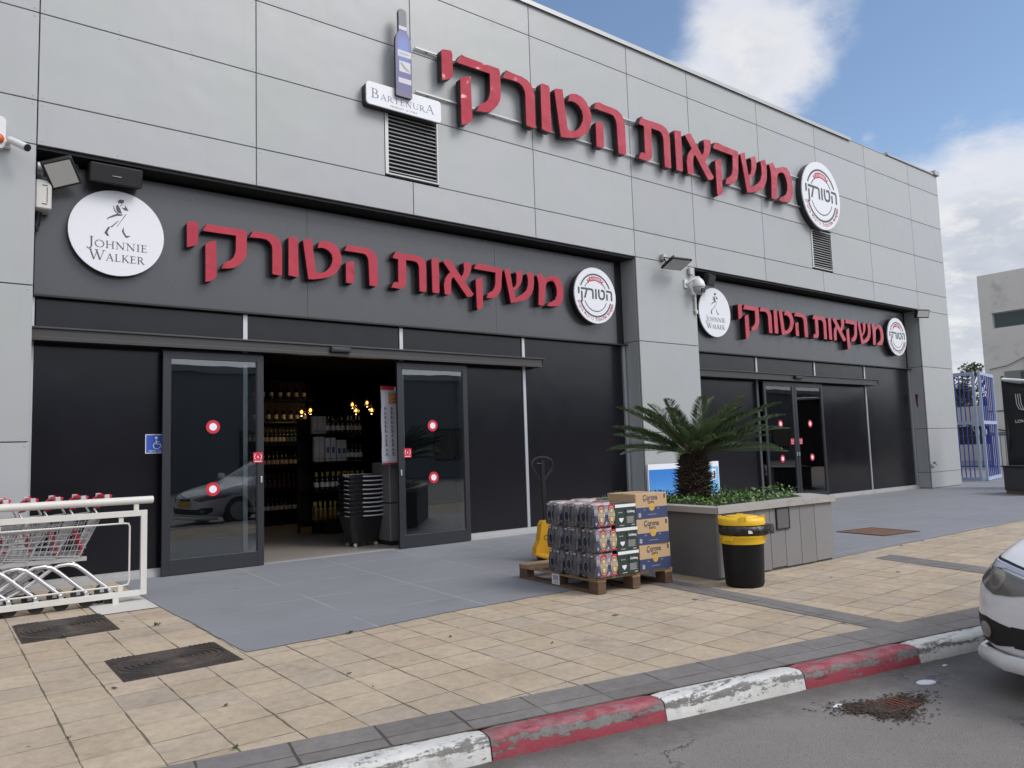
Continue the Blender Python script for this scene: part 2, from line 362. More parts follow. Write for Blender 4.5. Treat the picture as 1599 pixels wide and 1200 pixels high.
def slab_mat():
    m = bpy.data.materials.new('painted_concrete'); m.use_nodes = True; t = m.node_tree; b = t.nodes['Principled BSDF']
    tc = N(t, 'ShaderNodeTexCoord'); v = tc.outputs['Object']
    sp = N(t, 'ShaderNodeSeparateXYZ'); Lk(t, v, sp.inputs[0])
    mp = N(t, 'ShaderNodeMapping'); mp.inputs['Scale'].default_value = (.9, 9.0, 1); mp.inputs['Rotation'].default_value = (0, 0, R(6)); Lk(t, v, mp.inputs[0])
    st = NOISE(t, mp.outputs[0], 1.6, 6, .65); bl = NOISE(t, v, .8, 5, .6); fi = NOISE(t, v, 60, 4, .6)
    k = MA(t, 'ADD', .62, MA(t, 'ADD', MA(t, 'MULTIPLY', st, .30), MA(t, 'ADD', MA(t, 'MULTIPLY', bl, .34), MA(t, 'MULTIPLY', fi, .12))))
    s = N(t, 'ShaderNodeVectorMath', operation='SCALE'); s.inputs[0].default_value = (.205, .210, .228); Lk(t, k, s.inputs['Scale'])
    col = s.outputs[0]
    line = lambda a, o, p, w: MA(t, 'LESS_THAN', MA(t, 'ABSOLUTE', MA(t, 'SUBTRACT', MA(t, 'FRACT', MA(t, 'DIVIDE', MA(t, 'SUBTRACT', a, o), p)), .5)), w/p)
    l1 = line(MA(t, 'ADD', sp.outputs[0], MA(t, 'MULTIPLY', sp.outputs[1], -.062)), 2.48, 1.06, .006)
    l2 = line(MA(t, 'ADD', sp.outputs[1], MA(t, 'MULTIPLY', sp.outputs[0], .03)), -2.72, .95, .006)
    ln = MA(t, 'MULTIPLY', MA(t, 'MAXIMUM', l1, l2), SMOOTH(t, NOISE(t, v, 1.4, 4, .6), .36, .56))
    col = MIXC(t, MA(t, 'MULTIPLY', MA(t, 'MULTIPLY', ln, SMOOTH(t, sp.outputs[0], 2.2, 2.5)), .55), col, (.45, .44, .42))
    sc2 = SMOOTH(t, NOISE(t, mp.outputs[0], 9, 3, .6), .70, .76)
    col = MIXC(t, MA(t, 'MULTIPLY', sc2, .35), col, (.33, .33, .33))
    spk = SMOOTH(t, NOISE(t, v, 38, 2, .5), .74, .78)
    col = MIXC(t, MA(t, 'MULTIPLY', spk, .6), col, (.42, .41, .39))
    stn = SMOOTH(t, NOISE(t, v, 1.1, 7, .7, .5), .55, .75); col = MIXC(t, MA(t, 'MULTIPLY', stn, .35), col, (.13, .13, .14))
    dus = SMOOTH(t, NOISE(t, v, 2.7, 7, .7), .58, .80); col = MIXC(t, MA(t, 'MULTIPLY', dus, .30), col, (.30, .28, .25))
    vor = N(t, 'ShaderNodeTexVoronoi', feature='F1'); vor.inputs['Scale'].default_value = 1.7; Lk(t, v, vor.inputs['Vector'])
    gum = MA(t, 'LESS_THAN', MA(t, 'ADD', vor.outputs['Distance'], MA(t, 'MULTIPLY', NOISE(t, v, 30, 3), .05)), .052); col = MIXC(t, MA(t, 'MULTIPLY', gum, .6), col, (.06, .06, .062))
    Lk(t, col, b.inputs['Base Color']); b.inputs['Roughness'].default_value = .62
    bp = N(t, 'ShaderNodeBump'); bp.inputs['Strength'].default_value = .25; bp.inputs['Distance'].default_value = .006
    Lk(t, MA(t, 'ADD', fi, st), bp.inputs['Height']); Lk(t, bp.outputs[0], b.inputs['Normal'])
    return m
K.slab = slab_mat()
def sheet(name, poly, z, m, rag=0.0):
    if rag:
        out = []
        for i, p in enumerate(poly):
            q = poly[(i+1) % len(poly)]; n = max(1, int(math.hypot(q[0]-p[0], q[1]-p[1])/.06))
            for k in range(n):
                x, y = p[0]+(q[0]-p[0])*k/n, p[1]+(q[1]-p[1])*k/n
                out.append((x+rag*mnoise.noise(Vector((x*5, y*5, 1))), y+rag*(mnoise.noise(Vector((x*5, y*5, 7)))+.5*mnoise.noise(Vector((x*17, y*17, 3))))))
        poly = out
    b = MB(); b.add([(x, y, z) for x, y in poly], [tuple(range(len(poly)))]); return struct(b.build(name, m))
road = MB(); road.add([(-300, -300, -.10), (400, -300, -.10), (400, 300, -.10), (-300, 300, -.10)], [(0, 1, 2, 3)])
struct(road.build('road', K.asphalt))
sheet('pavement', [(-30, .5), (-30, KX(-30)+.0), (40, KX(40)), (40, .5)], 0.0, K.tile)
sheet('paving_band', [(-15, GX(-15)), (-15, KX(-15)), (40, KX(40)), (40, GX(40))], .004, K.gtile)
for (a, b_, c, d_) in (((5.56, -3.87), (5.84, -3.87), (5.52, GX(5.52)), (5.25, GX(5.25))), ((8.36, -4.88), (8.72, -4.88), (8.16, GX(8.16)), (7.80, GX(7.80)))):
    sheet('paving_band', [a, d_, c, b_], .004, K.gtile)
sheet('painted_forecourt', [(1.70, .52), (1.715, -1.2), (1.756, -3.93), (2.4, -3.92), (3.45, -3.83), (4.47, -3.84), (5.3, -3.86), (6.12, -3.86), (6.2, -4.5), (8.05, -4.56), (10.37, -4.555), (13.4, -4.60), (26, -4.9), (26, .52)], .005, K.slab, .016)
sheet('yard', [(22.2, 30), (22.2, .52), (26.0, -4.9), (60, -7), (60, 30)], .003, mat('yard_concrete', (.20, .19, .18), .8, 0, .25, 1.2, .4, 30))

# kerb of painted stones
def paint_kerb(name, paint, wear):
    m = bpy.data.materials.new(name); m.use_nodes = True; t = m.node_tree; b = t.nodes['Principled BSDF']
    tc = N(t, 'ShaderNodeTexCoord'); v = tc.outputs['Object']
    mp = N(t, 'ShaderNodeMapping'); mp.inputs['Rotation'].default_value = (0, 0, R(11.3)); mp.inputs['Scale'].default_value = (.5, 2.6, 4.0); Lk(t, v, mp.inputs[0])
    n = NOISE(t, mp.outputs[0], 4.2, 10, .76, .4); n2 = NOISE(t, v, 26, 7, .75); n3 = NOISE(t, v, 2.0, 3)
    w = MA(t, 'ADD', MA(t, 'MULTIPLY', n, .75), MA(t, 'MULTIPLY', n2, .35))
    sp = N(t, 'ShaderNodeSeparateXYZ'); Lk(t, v, sp.inputs[0])
    edge = MA(t, 'MULTIPLY', SMOOTH(t, MA(t, 'SUBTRACT', .035, MA(t, 'ABSOLUTE', MA(t, 'ADD', sp.outputs[2], .03))), 0.0, .035), .085)  # tyres rub the upper arris
    worn = SMOOTH(t, MA(t, 'ADD', w, edge), wear, wear+.05)
    conc = MIXC(t, n2, (.07, .068, .066), (.24, .23, .22))
    pk = N(t, 'ShaderNodeVectorMath', operation='SCALE'); pk.inputs[0].default_value = paint; Lk(t, MA(t, 'ADD', .68, MA(t, 'MULTIPLY', n3, .6)), pk.inputs['Scale'])
    pc = MIXC(t, MA(t, 'MULTIPLY', SMOOTH(t, NOISE(t, v, 6, 6, .7), .5, .72), .5), pk.outputs[0], (.16, .12, .11))
    fade = MA(t, 'MULTIPLY', SMOOTH(t, sp.outputs[2], -.05, .0), SMOOTH(t, NOISE(t, v, 9, 7, .75), .38, .62)); pc = MIXC(t, MA(t, 'MULTIPLY', fade, .6), pc, tuple(q*.6+.15 for q in paint))
    col = MIXC(t, worn, pc, conc)
    scuff = SMOOTH(t, NOISE(t, mp.outputs[0], 7, 6, .7), .63, .68)
    col = MIXC(t, MA(t, 'MULTIPLY', scuff, .85), col, (.025, .024, .024))
    Lk(t, col, b.inputs['Base Color']); b.inputs['Roughness'].default_value = .72
    bp = N(t, 'ShaderNodeBump'); bp.inputs['Strength'].default_value = .6; bp.inputs['Distance'].default_value = .01
    Lk(t, MA(t, 'ADD', MA(t, 'MULTIPLY', worn, -.5), n2), bp.inputs['Height']); Lk(t, bp.outputs[0], b.inputs['Normal'])
    return m
K.kred = paint_kerb('red_kerb_paint', (.27, .036, .056), .585); K.kwhite = paint_kerb('white_kerb_paint', (.58, .58, .56), .59)
kb = MB(); dk = Vector((.9806, -.1961, 0)); nk = Vector((-.1961, -.9806, 0))
s0 = Vector((2.112, KX(2.112), 0))
kr = random.Random(3)
for i in range(-12, 32):
    a = s0 + dk*(i*.985+.004); L = .977; mi = 0 if i % 2 == 0 else 1
    rings = []; nst = 14; ph = kr.random()*9
    for k in range(nst+1):
        u = k/nst; p = a + dk*(u*L); e = .006 if k in (0, nst) else 0
        jig = lambda q: (mnoise.noise(Vector((p.x*7+q*3, p.y*7, ph)))*.006)
        prof = [(0.0, -.14), (0.0, -.002-e), (.06, .004-e+jig(1)*.4), (.108+jig(2)*.7-e, .002-e+jig(3)*.6), (.124+jig(4)*.9-e, -.006+jig(5)*.8-e), (.132+jig(6)*.8-e, -.022+jig(7)), (.141+jig(9)*.6-e, -.065), (.150+jig(8)*.5-e, -.11), (.150-e, -.14)]
        rings.append([p + nk*o + Vector((0, 0, z)) for o, z in prof])
    kb.loft(rings, mi, True, True)
struct(kb.build('kerb', [K.kred, K.kwhite], smooth=50))
# ================================================================== SHOP BUILDING
shop = thing('shop_building', 'grey panelled shop building with two wide black entrance bays', 'building')
XJ = [-6.1, -3.8, -1.5, .827, 3.177, 5.442, 7.708, 10.008, 11.709, 14.0, 16.26, 18.541, 20.86, 22.615]
ZJ = [4.734, 5.224, 6.211, 7.183, 8.161, 8.72]
VENTS = [(4.997, 5.875, 5.262, 6.19), (15.84, 16.70, 5.262, 6.155)]
def panel(b, x0, x1, z0, z1, y=0.0, riv=True, ax=0, g=.0052, t=.03):
    """one cladding cassette with folded edges and its rivets; ax 1 = facing along x"""
    def P(u, d, z): return (u, y+d, z) if ax == 0 else (y+d*(1 if ax == 1 else -1), u, z)
    c = .004
    rs = [[P(x0+g, t, z0+g), P(x1-g, t, z0+g), P(x1-g, t, z1-g), P(x0+g, t, z1-g)],
          [P(x0+g, c, z0+g), P(x1-g, c, z0+g), P(x1-g, c, z1-g), P(x0+g, c, z1-g)],
          [P(x0+g+c, 0, z0+g+c), P(x1-g-c, 0, z0+g+c), P(x1-g-c, 0, z1-g-c), P(x0+g+c, 0, z1-g-c)]]
    b.loft(rs, 0, True, True)
    if riv:
        for u in (x0+.045, (2*x0+x1)/3, (x0+2*x1)/3, x1-.045):
            for z in (z0+.045, z1-.045):
                b.lathe([(.011, 0), (.009, .0025), (.001, .004)], 6, 0, T=Matrix.Translation(P(u, -.0002, z)) @ (Matrix.Rotation(R(90), 4, 'X') if ax == 0 else Matrix.Rotation(R(-90 if ax == 1 else 90), 4, 'Y')))
fb = MB()
for i in range(len(XJ)-1):
    for j in range(len(ZJ)-1):
        x0, x1, z0, z1 = XJ[i], XJ[i+1], ZJ[j], ZJ[j+1]
        cut = [v for v in VENTS if j == 1 and v[0] >= x0-.01 and v[1] <= x1+.01]
        hit = [v for v in VENTS if j == 1 and v[0] < x1 and v[1] > x0]
        if hit:
            v = hit[0]
            if v[0]-x0 > .06: panel(fb, x0, min(v[0], x1), z0, z1, riv=False)
            if x1-v[1] > .06: panel(fb, max(v[1], x0), x1, z0, z1, riv=False)
        else: panel(fb, x0, x1, z0, z1)
fb.build('cladding', K.clad, shop)
for x0, x1 in ((-6.1, .827), (10.015, 11.655), (20.836, 22.615)):
    pb = MB()
    for z0, z1 in ((.012, .417), (.417, 1.564), (1.564, 3.205), (3.205, 4.734)):
        if x0 < 0:
            for a, c in ((-6.1, -3.8), (-3.8, -1.5), (-1.5, .827)): panel(pb, a, c, z0, z1)
        else: panel(pb, x0, x1, z0, z1, riv=x0 > 15)
        # reveals into the bays
        if x1 < 20: panel(pb, .04, .40, z0, z1, y=x1, ax=2, riv=False)
        if x0 > 0: panel(pb, .04, .40, z0, z1, y=x0, ax=1, riv=False)
    pb.build('pillar_cladding', K.clad, shop)
eb = MB()
for i in range(6):
    for z0, z1 in zip([.012, .417, 1.564, 3.205]+ZJ[:-1], [.417, 1.564, 3.205]+ZJ): panel(eb, .04+2.3*i, .04+2.3*(i+1), z0, z1, y=22.615, ax=2, riv=False)
eb.build('end_cladding', K.clad, shop)
cb = MB()
cb.box(-6.1, 22.58, .034, .33, 4.745, 8.70, 0)
cb.box(-6.1, .80, .034, .8, 0, 4.745, 0); cb.box(10.05, 11.62, .034, .8, 0, 4.745, 0); cb.box(20.87, 22.58, .034, .8, 0, 4.745, 0)
cb.box(22.3, 22.58, .8, 13.8, 0, 8.70, 0); cb.box(-6.1, 22.58, .33, 13.8, 8.3, 8.5, 0); cb.box(-6.1, 22.58, 13.8, 14, 0, 8.7, 0); cb.box(-6.1, -5.9, .8, 13.8, 0, 8.3, 0)
cb.build('wall', K.joint, shop)
rb = MB()
rb.box(-6.1, 7.60, -.035, .36, 8.722, 8.768); rb.box(7.62, 17.9, -.035, .36, 8.722, 8.768); rb.box(-6.1, 17.9, -.042, -.035, 8.69, 8.768)
rb.box(17.92, 22.64, -.005, .36, 8.722, 8.735)
rb.box(19.74, 22.56, -.03, .30, 8.737, 8.775); rb.box(19.70, 19.76, -.05, .05, 8.737, 8.80)
rb.box(22.40, 22.68, -.06, .12, 8.74, 8.86)
rb.build('roof_edge', K.ledge, shop)
for (x0, x1, z0, z1) in VENTS:
    v = MB()
    v.box(x0, x1, .05, .06, z0, z1, 1)
    w = .05
    v.box(x0, x0+w, -.012, .05, z0, z1, 0); v.box(x1-.022, x1, -.012, .05, z0, z1, 0)
    v.box(x0+w, x1-.022, -.012, .05, z0, z0+.02, 0); v.box(x0+w, x1-.022, -.012, .05, z1-.02, z1, 0)
    n = 15
    for k in range(n):
        z = z0+.03+(z1-z0-.06)*(k+.5)/n
        T = Matrix.Translation((0, .012, z)) @ Matrix.Rotation(R(40), 4, 'X')
        v.box(x0+w+.001, x1-.023, -.020, .020, -.003, .003, 0, T)
    v.build('vent', [K.louver, K.black], shop)

def bay(dx, closed):
    """one entrance bay: sign board, transoms, sliding-door track, blank panels, mullions, sill, two leaves"""
    X0, X1 = .827+dx, 10.015+dx
    b = MB(); b.box(X0+.001, X1-.001, .034, .60, 4.7, 4.733); b.box(X0+.001, X1-.001, .50, .60, 3.2, 4.7)
    b.box(X1-.27, X1-.002, .38, .5, 3.17, 4.69)
    b.build('soffit', K.soffit, shop)
    b = MB(); xs = [X0+.03, 3.96+dx, 7.08+dx, 9.76+dx]
    for a, c in zip(xs[:-1], xs[1:]): b.box(a+.0012, c-.0012, .30, .34, 3.172, 4.655)
    b.build('sign_board', K.signboard, shop, bevel=.0015)
    b = MB(); b.box(X0+.02, X1-.02, .27, .36, 3.150, 3.170); b.box(xs[0], xs[-1], .285, .30, 3.1705, 3.176)
    b.build('sign_board_rail', K.black, shop)
    b = MB()
    tx = [X0+.03, 3.15+dx, 5.39+dx, 7.64+dx]
    for a, c in zip(tx[:-1], tx[1:]): b.box(a+.03, c-.03, .365, .41, 2.80, 3.148)
    b.box(7.67+dx, X1-.10, .365, .41, .10, 3.148)
    b.box(5.42+dx, 7.61+dx, .365, .41, .10, 2.78)
    b.box(X0+.05, 3.12+dx, .365, .41, .10, 2.78)
    b.build('blank_panel', K.blackpanel, shop, bevel=.002)
    for x, zz0 in ((3.15, 0.0), (5.39, 0.0), (7.64, .10)):
        b = MB(); b.box(x-.027+dx, x+.027+dx, .345, .40, zz0, 3.149); b.build('mullion', K.alu, shop)
    b = MB(); b.box(X0+.005, X0+.045, .33, .40, .1, 3.149); b.build('mullion', K.alu, shop)
    b = MB(); b.box(X1-.095, X1-.03, .33, .40, .1, 3.149); b.build('mullion', K.alu, shop)
    for a, c in ((X0+.01, 3.12+dx), (5.42+dx, X1-.01)):
        b = MB(); b.box(a, c, .335, .42, .0, .098); b.box(a, c, .315, .335, .0, .055); b.build('sill', K.alu_d, shop)
    b = MB()   # track housing with a projecting lid
    b.box(X0+.005, 7.86+dx, .14, .36, 2.668, 2.775); b.box(X0+.003, 7.92+dx, .115, .362, 2.776, 2.796); b.box(X0+.005, 7.86+dx, .132, .14, 2.648, 2.69)
    b.box(7.862+dx, 7.87+dx, .125, .36, 2.655, 2.775)
    b.build('door_track', K.track, shop, bevel=.003)
    b = MB(); b.box(4.20+dx, 4.48+dx, .085, .139, 2.70, 2.765); b.box(4.23+dx, 4.45+dx, .078, .086, 2.71, 2.745); b.build('door_sensor', K.blackgloss, shop, bevel=.006)
    leaves = ((13.99, 15.12, 1), (15.13, 16.27, -1)) if closed else ((2.155, 3.34, 1), (5.245, 6.44, -1))
    for (a, c, sgn) in leaves:
        y0, y1 = .225, .268
        st, tp, bt = .082, .085, .175
        f = MB()
        f.box(a, a+st, y0, y1, .012, 2.615); f.box(c-st, c, y0, y1, .012, 2.615)
        f.box(a+st, c-st, y0, y1, 2.53, 2.615); f.box(a+st, c-st, y0, y1, .012, .012+bt)
        for p, q in ((a+st, a+st+.012), (c-st-.012, c-st)): f.box(p, q, y0+.012, y1-.012, .188, 2.529)
        f.box(a+.0, c, y0+.045, y1+.05, 2.616, 2.645)
        leaf = f.build('sliding_door', K.frame, shop, bevel=.0025)
        g = MB(); g.box(a+st+.0121, c-st-.0121, .243, .249, .188, 2.529); g.build('glass', K.glass, leaf)
        mx = (a+c)/2 - (.02 if not closed else 0)
        for z in (1.72, .972):
            d = MB(); d.lathe([(.082, 0), (.082, .003), (.045, .0032)], 28, 0, T=Matrix.Translation((mx, .2425, z)) @ Matrix.Rotation(R(90), 4, 'X'))
            d.lathe([(.045, 0), (.045, .0035), (.001, .0036)], 24, 1, T=Matrix.Translation((mx, .2415, z)) @ Matrix.Rotation(R(90), 4, 'X'))
            d.build('warning_dot', [K.redsticker, K.whitesticker], leaf)
        ex = c-st-.075 if sgn > 0 else a+st+.075
        if not closed: ex = c-.075 if sgn > 0 else a+.155
        s = MB(); yy = y0-.003 if (not closed and sgn > 0) else .2405
        s.box(ex-.06, ex+.06, yy, yy+.0015, 1.27, 1.40, 0)
        T = FACE(ex, yy-.001, 1.345)
        for q in (-1, 1):
            pts = [(ex+q*(.018+.026*math.cos(u)), yy-.0006, 1.345+.034*math.sin(u)) for u in [R(-70+20*k) for k in range(8)]]
            s.tube(pts, .0042, 4, 1)
        s.prism([(ex-.011, 1.332), (ex+.011, 1.332), (ex, 1.36)], yy-.0012, yy-.0002, 1)
        s.box(ex-.045, ex+.045, yy-.001, yy-.0001, 1.284, 1.292, 1)
        s.build('push_sticker', [K.redsticker, K.whitesticker], leaf)
        h = MB(); hx = c-.035 if sgn > 0 else a+.035
        h.box(hx-.012, hx+.012, y0-.018, y0, 1.02, 1.10); h.build('handle', K.alu, leaf, bevel=.004)
bay(0.0, False); bay(10.815, True)

# interior shell
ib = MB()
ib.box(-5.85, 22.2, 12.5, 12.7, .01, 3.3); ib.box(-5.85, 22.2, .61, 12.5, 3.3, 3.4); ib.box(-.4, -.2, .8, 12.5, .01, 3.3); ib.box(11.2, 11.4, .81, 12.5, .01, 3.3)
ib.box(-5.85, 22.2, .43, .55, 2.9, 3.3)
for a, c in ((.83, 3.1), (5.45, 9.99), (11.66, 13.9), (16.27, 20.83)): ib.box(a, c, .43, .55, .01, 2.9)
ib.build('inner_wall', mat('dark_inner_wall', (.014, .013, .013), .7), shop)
K.inner_floor = mat('shop_floor_tiles', (.26, .235, .21), .38, 0, .25, 1.5, .05, 8, .5)
f = MB(); f.add([(-.2, .42, .0065), (22.2, .42, .0065), (22.2, 12.5, .0065), (-.2, 12.5, .0065)], [(0, 1, 2, 3)]); struct(f.build('shop_floor', K.inner_floor))
th = MB(); th.box(3.12, 5.42, .29, .44, .0055, .0085); th.box(13.94, 16.24, .29, .44, .0055, .0085); struct(th.build('threshold', K.alu_d))
# ================================================================== SIGNS
LETTERS = [[[[2.397,4.172],[2.411,4.192],[2.512,4.208],[2.525,4.177],[2.524,3.948],[2.498,3.915],[2.399,3.876]]],[[[2.581,4.116],[2.632,4.204],[2.68,4.195],[3.1,4.191],[3.112,4.142],[3.111,3.925],[3.104,3.862],[3.069,3.796],[3.015,3.733],[2.961,3.696],[2.892,3.676],[2.805,3.666],[2.834,3.731],[2.873,3.766],[2.912,3.784],[2.951,3.827],[2.972,3.886],[2.978,3.937],[2.978,4.106],[2.581,4.106]],[[2.612,3.946],[2.652,3.98],[2.737,4.006],[2.744,3.559],[2.72,3.531],[2.682,3.497],[2.614,3.478]]],[[[3.15,4.111],[3.196,4.206],[3.272,4.195],[3.396,4.192],[3.469,4.177],[3.522,4.14],[3.553,4.092],[3.566,4.019],[3.564,3.676],[3.543,3.663],[3.441,3.672],[3.439,4.002],[3.432,4.043],[3.406,4.086],[3.365,4.112],[3.303,4.118]]],[[[3.655,4.176],[3.671,4.196],[3.769,4.196],[3.782,4.168],[3.787,3.691],[3.77,3.668],[3.652,3.681]]],[[[3.851,4.17],[3.866,4.19],[3.971,4.212],[4.022,3.794],[4.042,3.759],[4.113,3.766],[4.175,3.798],[4.227,3.858],[4.259,3.922],[4.268,3.982],[4.25,4.04],[4.209,4.084],[4.158,4.106],[4.101,4.11],[4.055,4.097],[4.066,4.148],[4.082,4.184],[4.118,4.201],[4.179,4.212],[4.262,4.2],[4.324,4.161],[4.371,4.096],[4.396,4.019],[4.39,3.938],[4.362,3.865],[4.32,3.8],[4.257,3.748],[4.194,3.714],[4.092,3.685],[3.991,3.665],[3.921,3.66]]],[[[4.445,4.116],[4.478,4.193],[4.537,4.208],[4.623,4.197],[4.722,4.197],[4.821,4.188],[4.887,4.156],[4.925,4.1],[4.939,4.029],[4.94,3.689],[4.912,3.666],[4.812,3.675],[4.801,4.011],[4.786,4.071],[4.753,4.107],[4.687,4.114],[4.622,4.115]],[[4.458,3.939],[4.482,3.965],[4.58,3.985],[4.578,3.7],[4.561,3.67],[4.46,3.672]]],[[[5.183,4.119],[5.237,4.22],[5.273,4.197],[5.356,4.196],[5.515,4.2],[5.611,4.197],[5.676,4.172],[5.718,4.125],[5.733,4.069],[5.729,3.696],[5.706,3.67],[5.615,3.676],[5.612,4.006],[5.603,4.062],[5.577,4.097],[5.523,4.111],[5.396,4.11],[5.394,3.792],[5.383,3.744],[5.356,3.703],[5.303,3.674],[5.154,3.682],[5.191,3.758],[5.233,3.769],[5.266,3.759],[5.269,4.106],[5.199,4.109]]],[[[5.826,4.166],[5.835,4.188],[5.952,4.204],[5.951,3.7],[5.932,3.674],[5.832,3.678]]],[[[6.027,4.168],[6.064,4.194],[6.144,4.219],[6.35,3.973],[6.387,4.022],[6.404,4.084],[6.398,4.182],[6.416,4.205],[6.529,4.219],[6.542,4.181],[6.526,4.079],[6.486,4.004],[6.425,3.927],[6.41,3.901],[6.566,3.729],[6.535,3.691],[6.452,3.668],[6.211,3.952],[6.176,3.924],[6.163,3.878],[6.154,3.692],[6.117,3.673],[6.044,3.675],[6.037,3.825],[6.056,3.905],[6.097,3.968],[6.15,4.023]]],[[[6.591,4.137],[6.629,4.212],[6.696,4.223],[6.829,4.207],[7.121,4.199],[7.129,4.172],[7.1,3.881],[7.075,3.816],[7.01,3.738],[6.934,3.7],[6.811,3.693],[6.837,3.756],[6.875,3.786],[6.938,3.823],[6.971,3.877],[6.986,3.93],[6.999,4.115],[6.596,4.127]],[[6.614,3.949],[6.639,3.977],[6.737,4.008],[6.74,3.571],[6.72,3.529],[6.635,3.491],[6.621,3.53]]],[[[7.174,4.162],[7.203,4.191],[7.275,4.221],[7.322,3.946],[7.333,3.905],[7.386,3.942],[7.408,3.997],[7.417,4.123],[7.398,4.163],[7.422,4.185],[7.515,4.219],[7.538,4.138],[7.52,4.041],[7.478,3.963],[7.423,3.905],[7.347,3.865],[7.372,3.754],[7.444,3.777],[7.538,3.833],[7.606,3.893],[7.643,3.981],[7.648,4.076],[7.631,4.164],[7.659,4.186],[7.747,4.221],[7.771,4.144],[7.77,4.037],[7.755,3.929],[7.71,3.84],[7.641,3.77],[7.546,3.724],[7.414,3.685],[7.284,3.657]]],[[[7.832,4.161],[7.875,4.193],[7.937,4.217],[7.989,4.142],[8.066,4.167],[8.165,4.2],[8.278,4.208],[8.339,4.155],[8.378,4.083],[8.401,3.976],[8.394,3.844],[8.355,3.775],[8.295,3.699],[8.098,3.68],[8.036,3.686],[8.08,3.738],[8.158,3.767],[8.216,3.805],[8.254,3.874],[8.262,3.95],[8.247,4.025],[8.215,4.087],[8.175,4.115],[8.09,4.1],[8.04,4.067],[8.02,4.022],[7.971,3.685],[7.919,3.675],[7.851,3.684],[7.871,3.963],[7.868,4.048],[7.851,4.121]]]]
WALKER = [[[-0.002, 0.378], [0.021, 0.401], [0.065, 0.398], [0.059, 0.368], [0.038, 0.354], [0.026, 0.358], [0.001, 0.353]], [[-0.019, 0.321], [-0.001, 0.336], [0.024, 0.293], [0.042, 0.238], [0.008, 0.239], [-0.017, 0.277]], [[-0.048, 0.311], [-0.041, 0.315], [-0.031, 0.27], [0.008, 0.232], [0.0, 0.227], [-0.037, 0.259]], [[-0.111, 0.137], [-0.104, 0.166], [-0.051, 0.205], [-0.008, 0.229], [0.055, 0.228], [0.04, 0.213], [-0.018, 0.201], [-0.059, 0.178], [-0.091, 0.163]], [[0.039, 0.308], [0.074, 0.307], [0.074, 0.342], [0.111, 0.282], [0.073, 0.281]], [[0.026, 0.32], [0.045, 0.344], [0.042, 0.351], [0.022, 0.325]], [[0.083, 0.239], [0.088, 0.234], [-0.008, 0.071], [-0.011, 0.073]], [[0.004, 0.148], [0.009, 0.146], [-0.057, 0.062], [-0.09, 0.062], [-0.065, 0.072]], [[-0.134, -0.015], [-0.122, 0.016], [-0.096, 0.062], [-0.08, 0.053], [-0.105, -0.002], [-0.087, -0.042], [-0.105, -0.046], [-0.121, -0.027]], [[0.044, 0.031], [0.062, 0.082], [0.066, 0.026], [0.093, -0.017], [0.137, -0.012], [0.098, -0.041], [0.077, -0.029]]]
def heb(s): return s[::-1]
K.redface = mat('glossy_red_vinyl', (.36, .005, .024), .10, 0, .15, 2.2, 1.0, 2.0, .34, coat=.22, bd=.045)
K.redside = mat('black_letter_return', (.010, .009, .010), .45)
K.disc = mat('white_sign_face', (.66, .67, .71), .42, 0, .03, 1.5)
K.discside = mat('black_sign_return', (.012, .013, .017), .4)
K.ink = mat('dark_grey_print', (.060, .062, .070), .5)
K.inkred = mat('red_print', (.46, .02, .06), .5)
K.inkblue = mat('blue_grey_print', (.085, .095, .19), .5)

def letter_sign(label, fx, fz, yf, yb, rails):
    xs = [p[0] for l in LETTERS for q in l for p in q]; cx = fx(sum((min(xs), max(xs)))/2); cz = fz(3.49)
    t = thing('letter_sign', label, 'sign', (cx, yb, cz), 0, 'red letter signs of the shop')
    for l in LETTERS:
        b = MB()
        for poly in l:
            P = [(fx(x)-cx, fz(z)-cz) for x, z in poly]
            P = [p for i, p in enumerate(P) if (Vector(p)-Vector(P[i-1])).length > 1e-4]
            b.prism(P, yf-yb, (yf-yb)+.02, 0, 0)
            b.prism([(x*1.0, z) for x, z in P], (yf-yb)+.0201, -.004 if not rails else -.05, 1, 1)
        b.build('letter', [K.redface, K.redside], t)
    if rails:
        for z in rails:
            b = MB(); b.box(5.50-cx, 15.9-cx, -.045, -.02, z-cz-.012, z-cz+.012)
            for k in range(9): b.box(5.7+k*1.22-cx, 5.73+k*1.22-cx, -.0199, -.0005, z-cz-.01, z-cz+.01)
            b.build('rail', K.louver, t)
    return t
letter_sign('large red Hebrew letters high on the grey cladding above both entrances', lambda x: 1.5143*x+2.2386, lambda z: 1.518*z+.922, -.175, -.0005, (7.256, 6.587))
letter_sign('red Hebrew letters on the black board over the open doors', lambda x: x, lambda z: z, .17, .2985, None)
letter_sign('red Hebrew letters on the black board over the closed doors, far bay', lambda x: x+10.80, lambda z: z, .17, .2985, None)

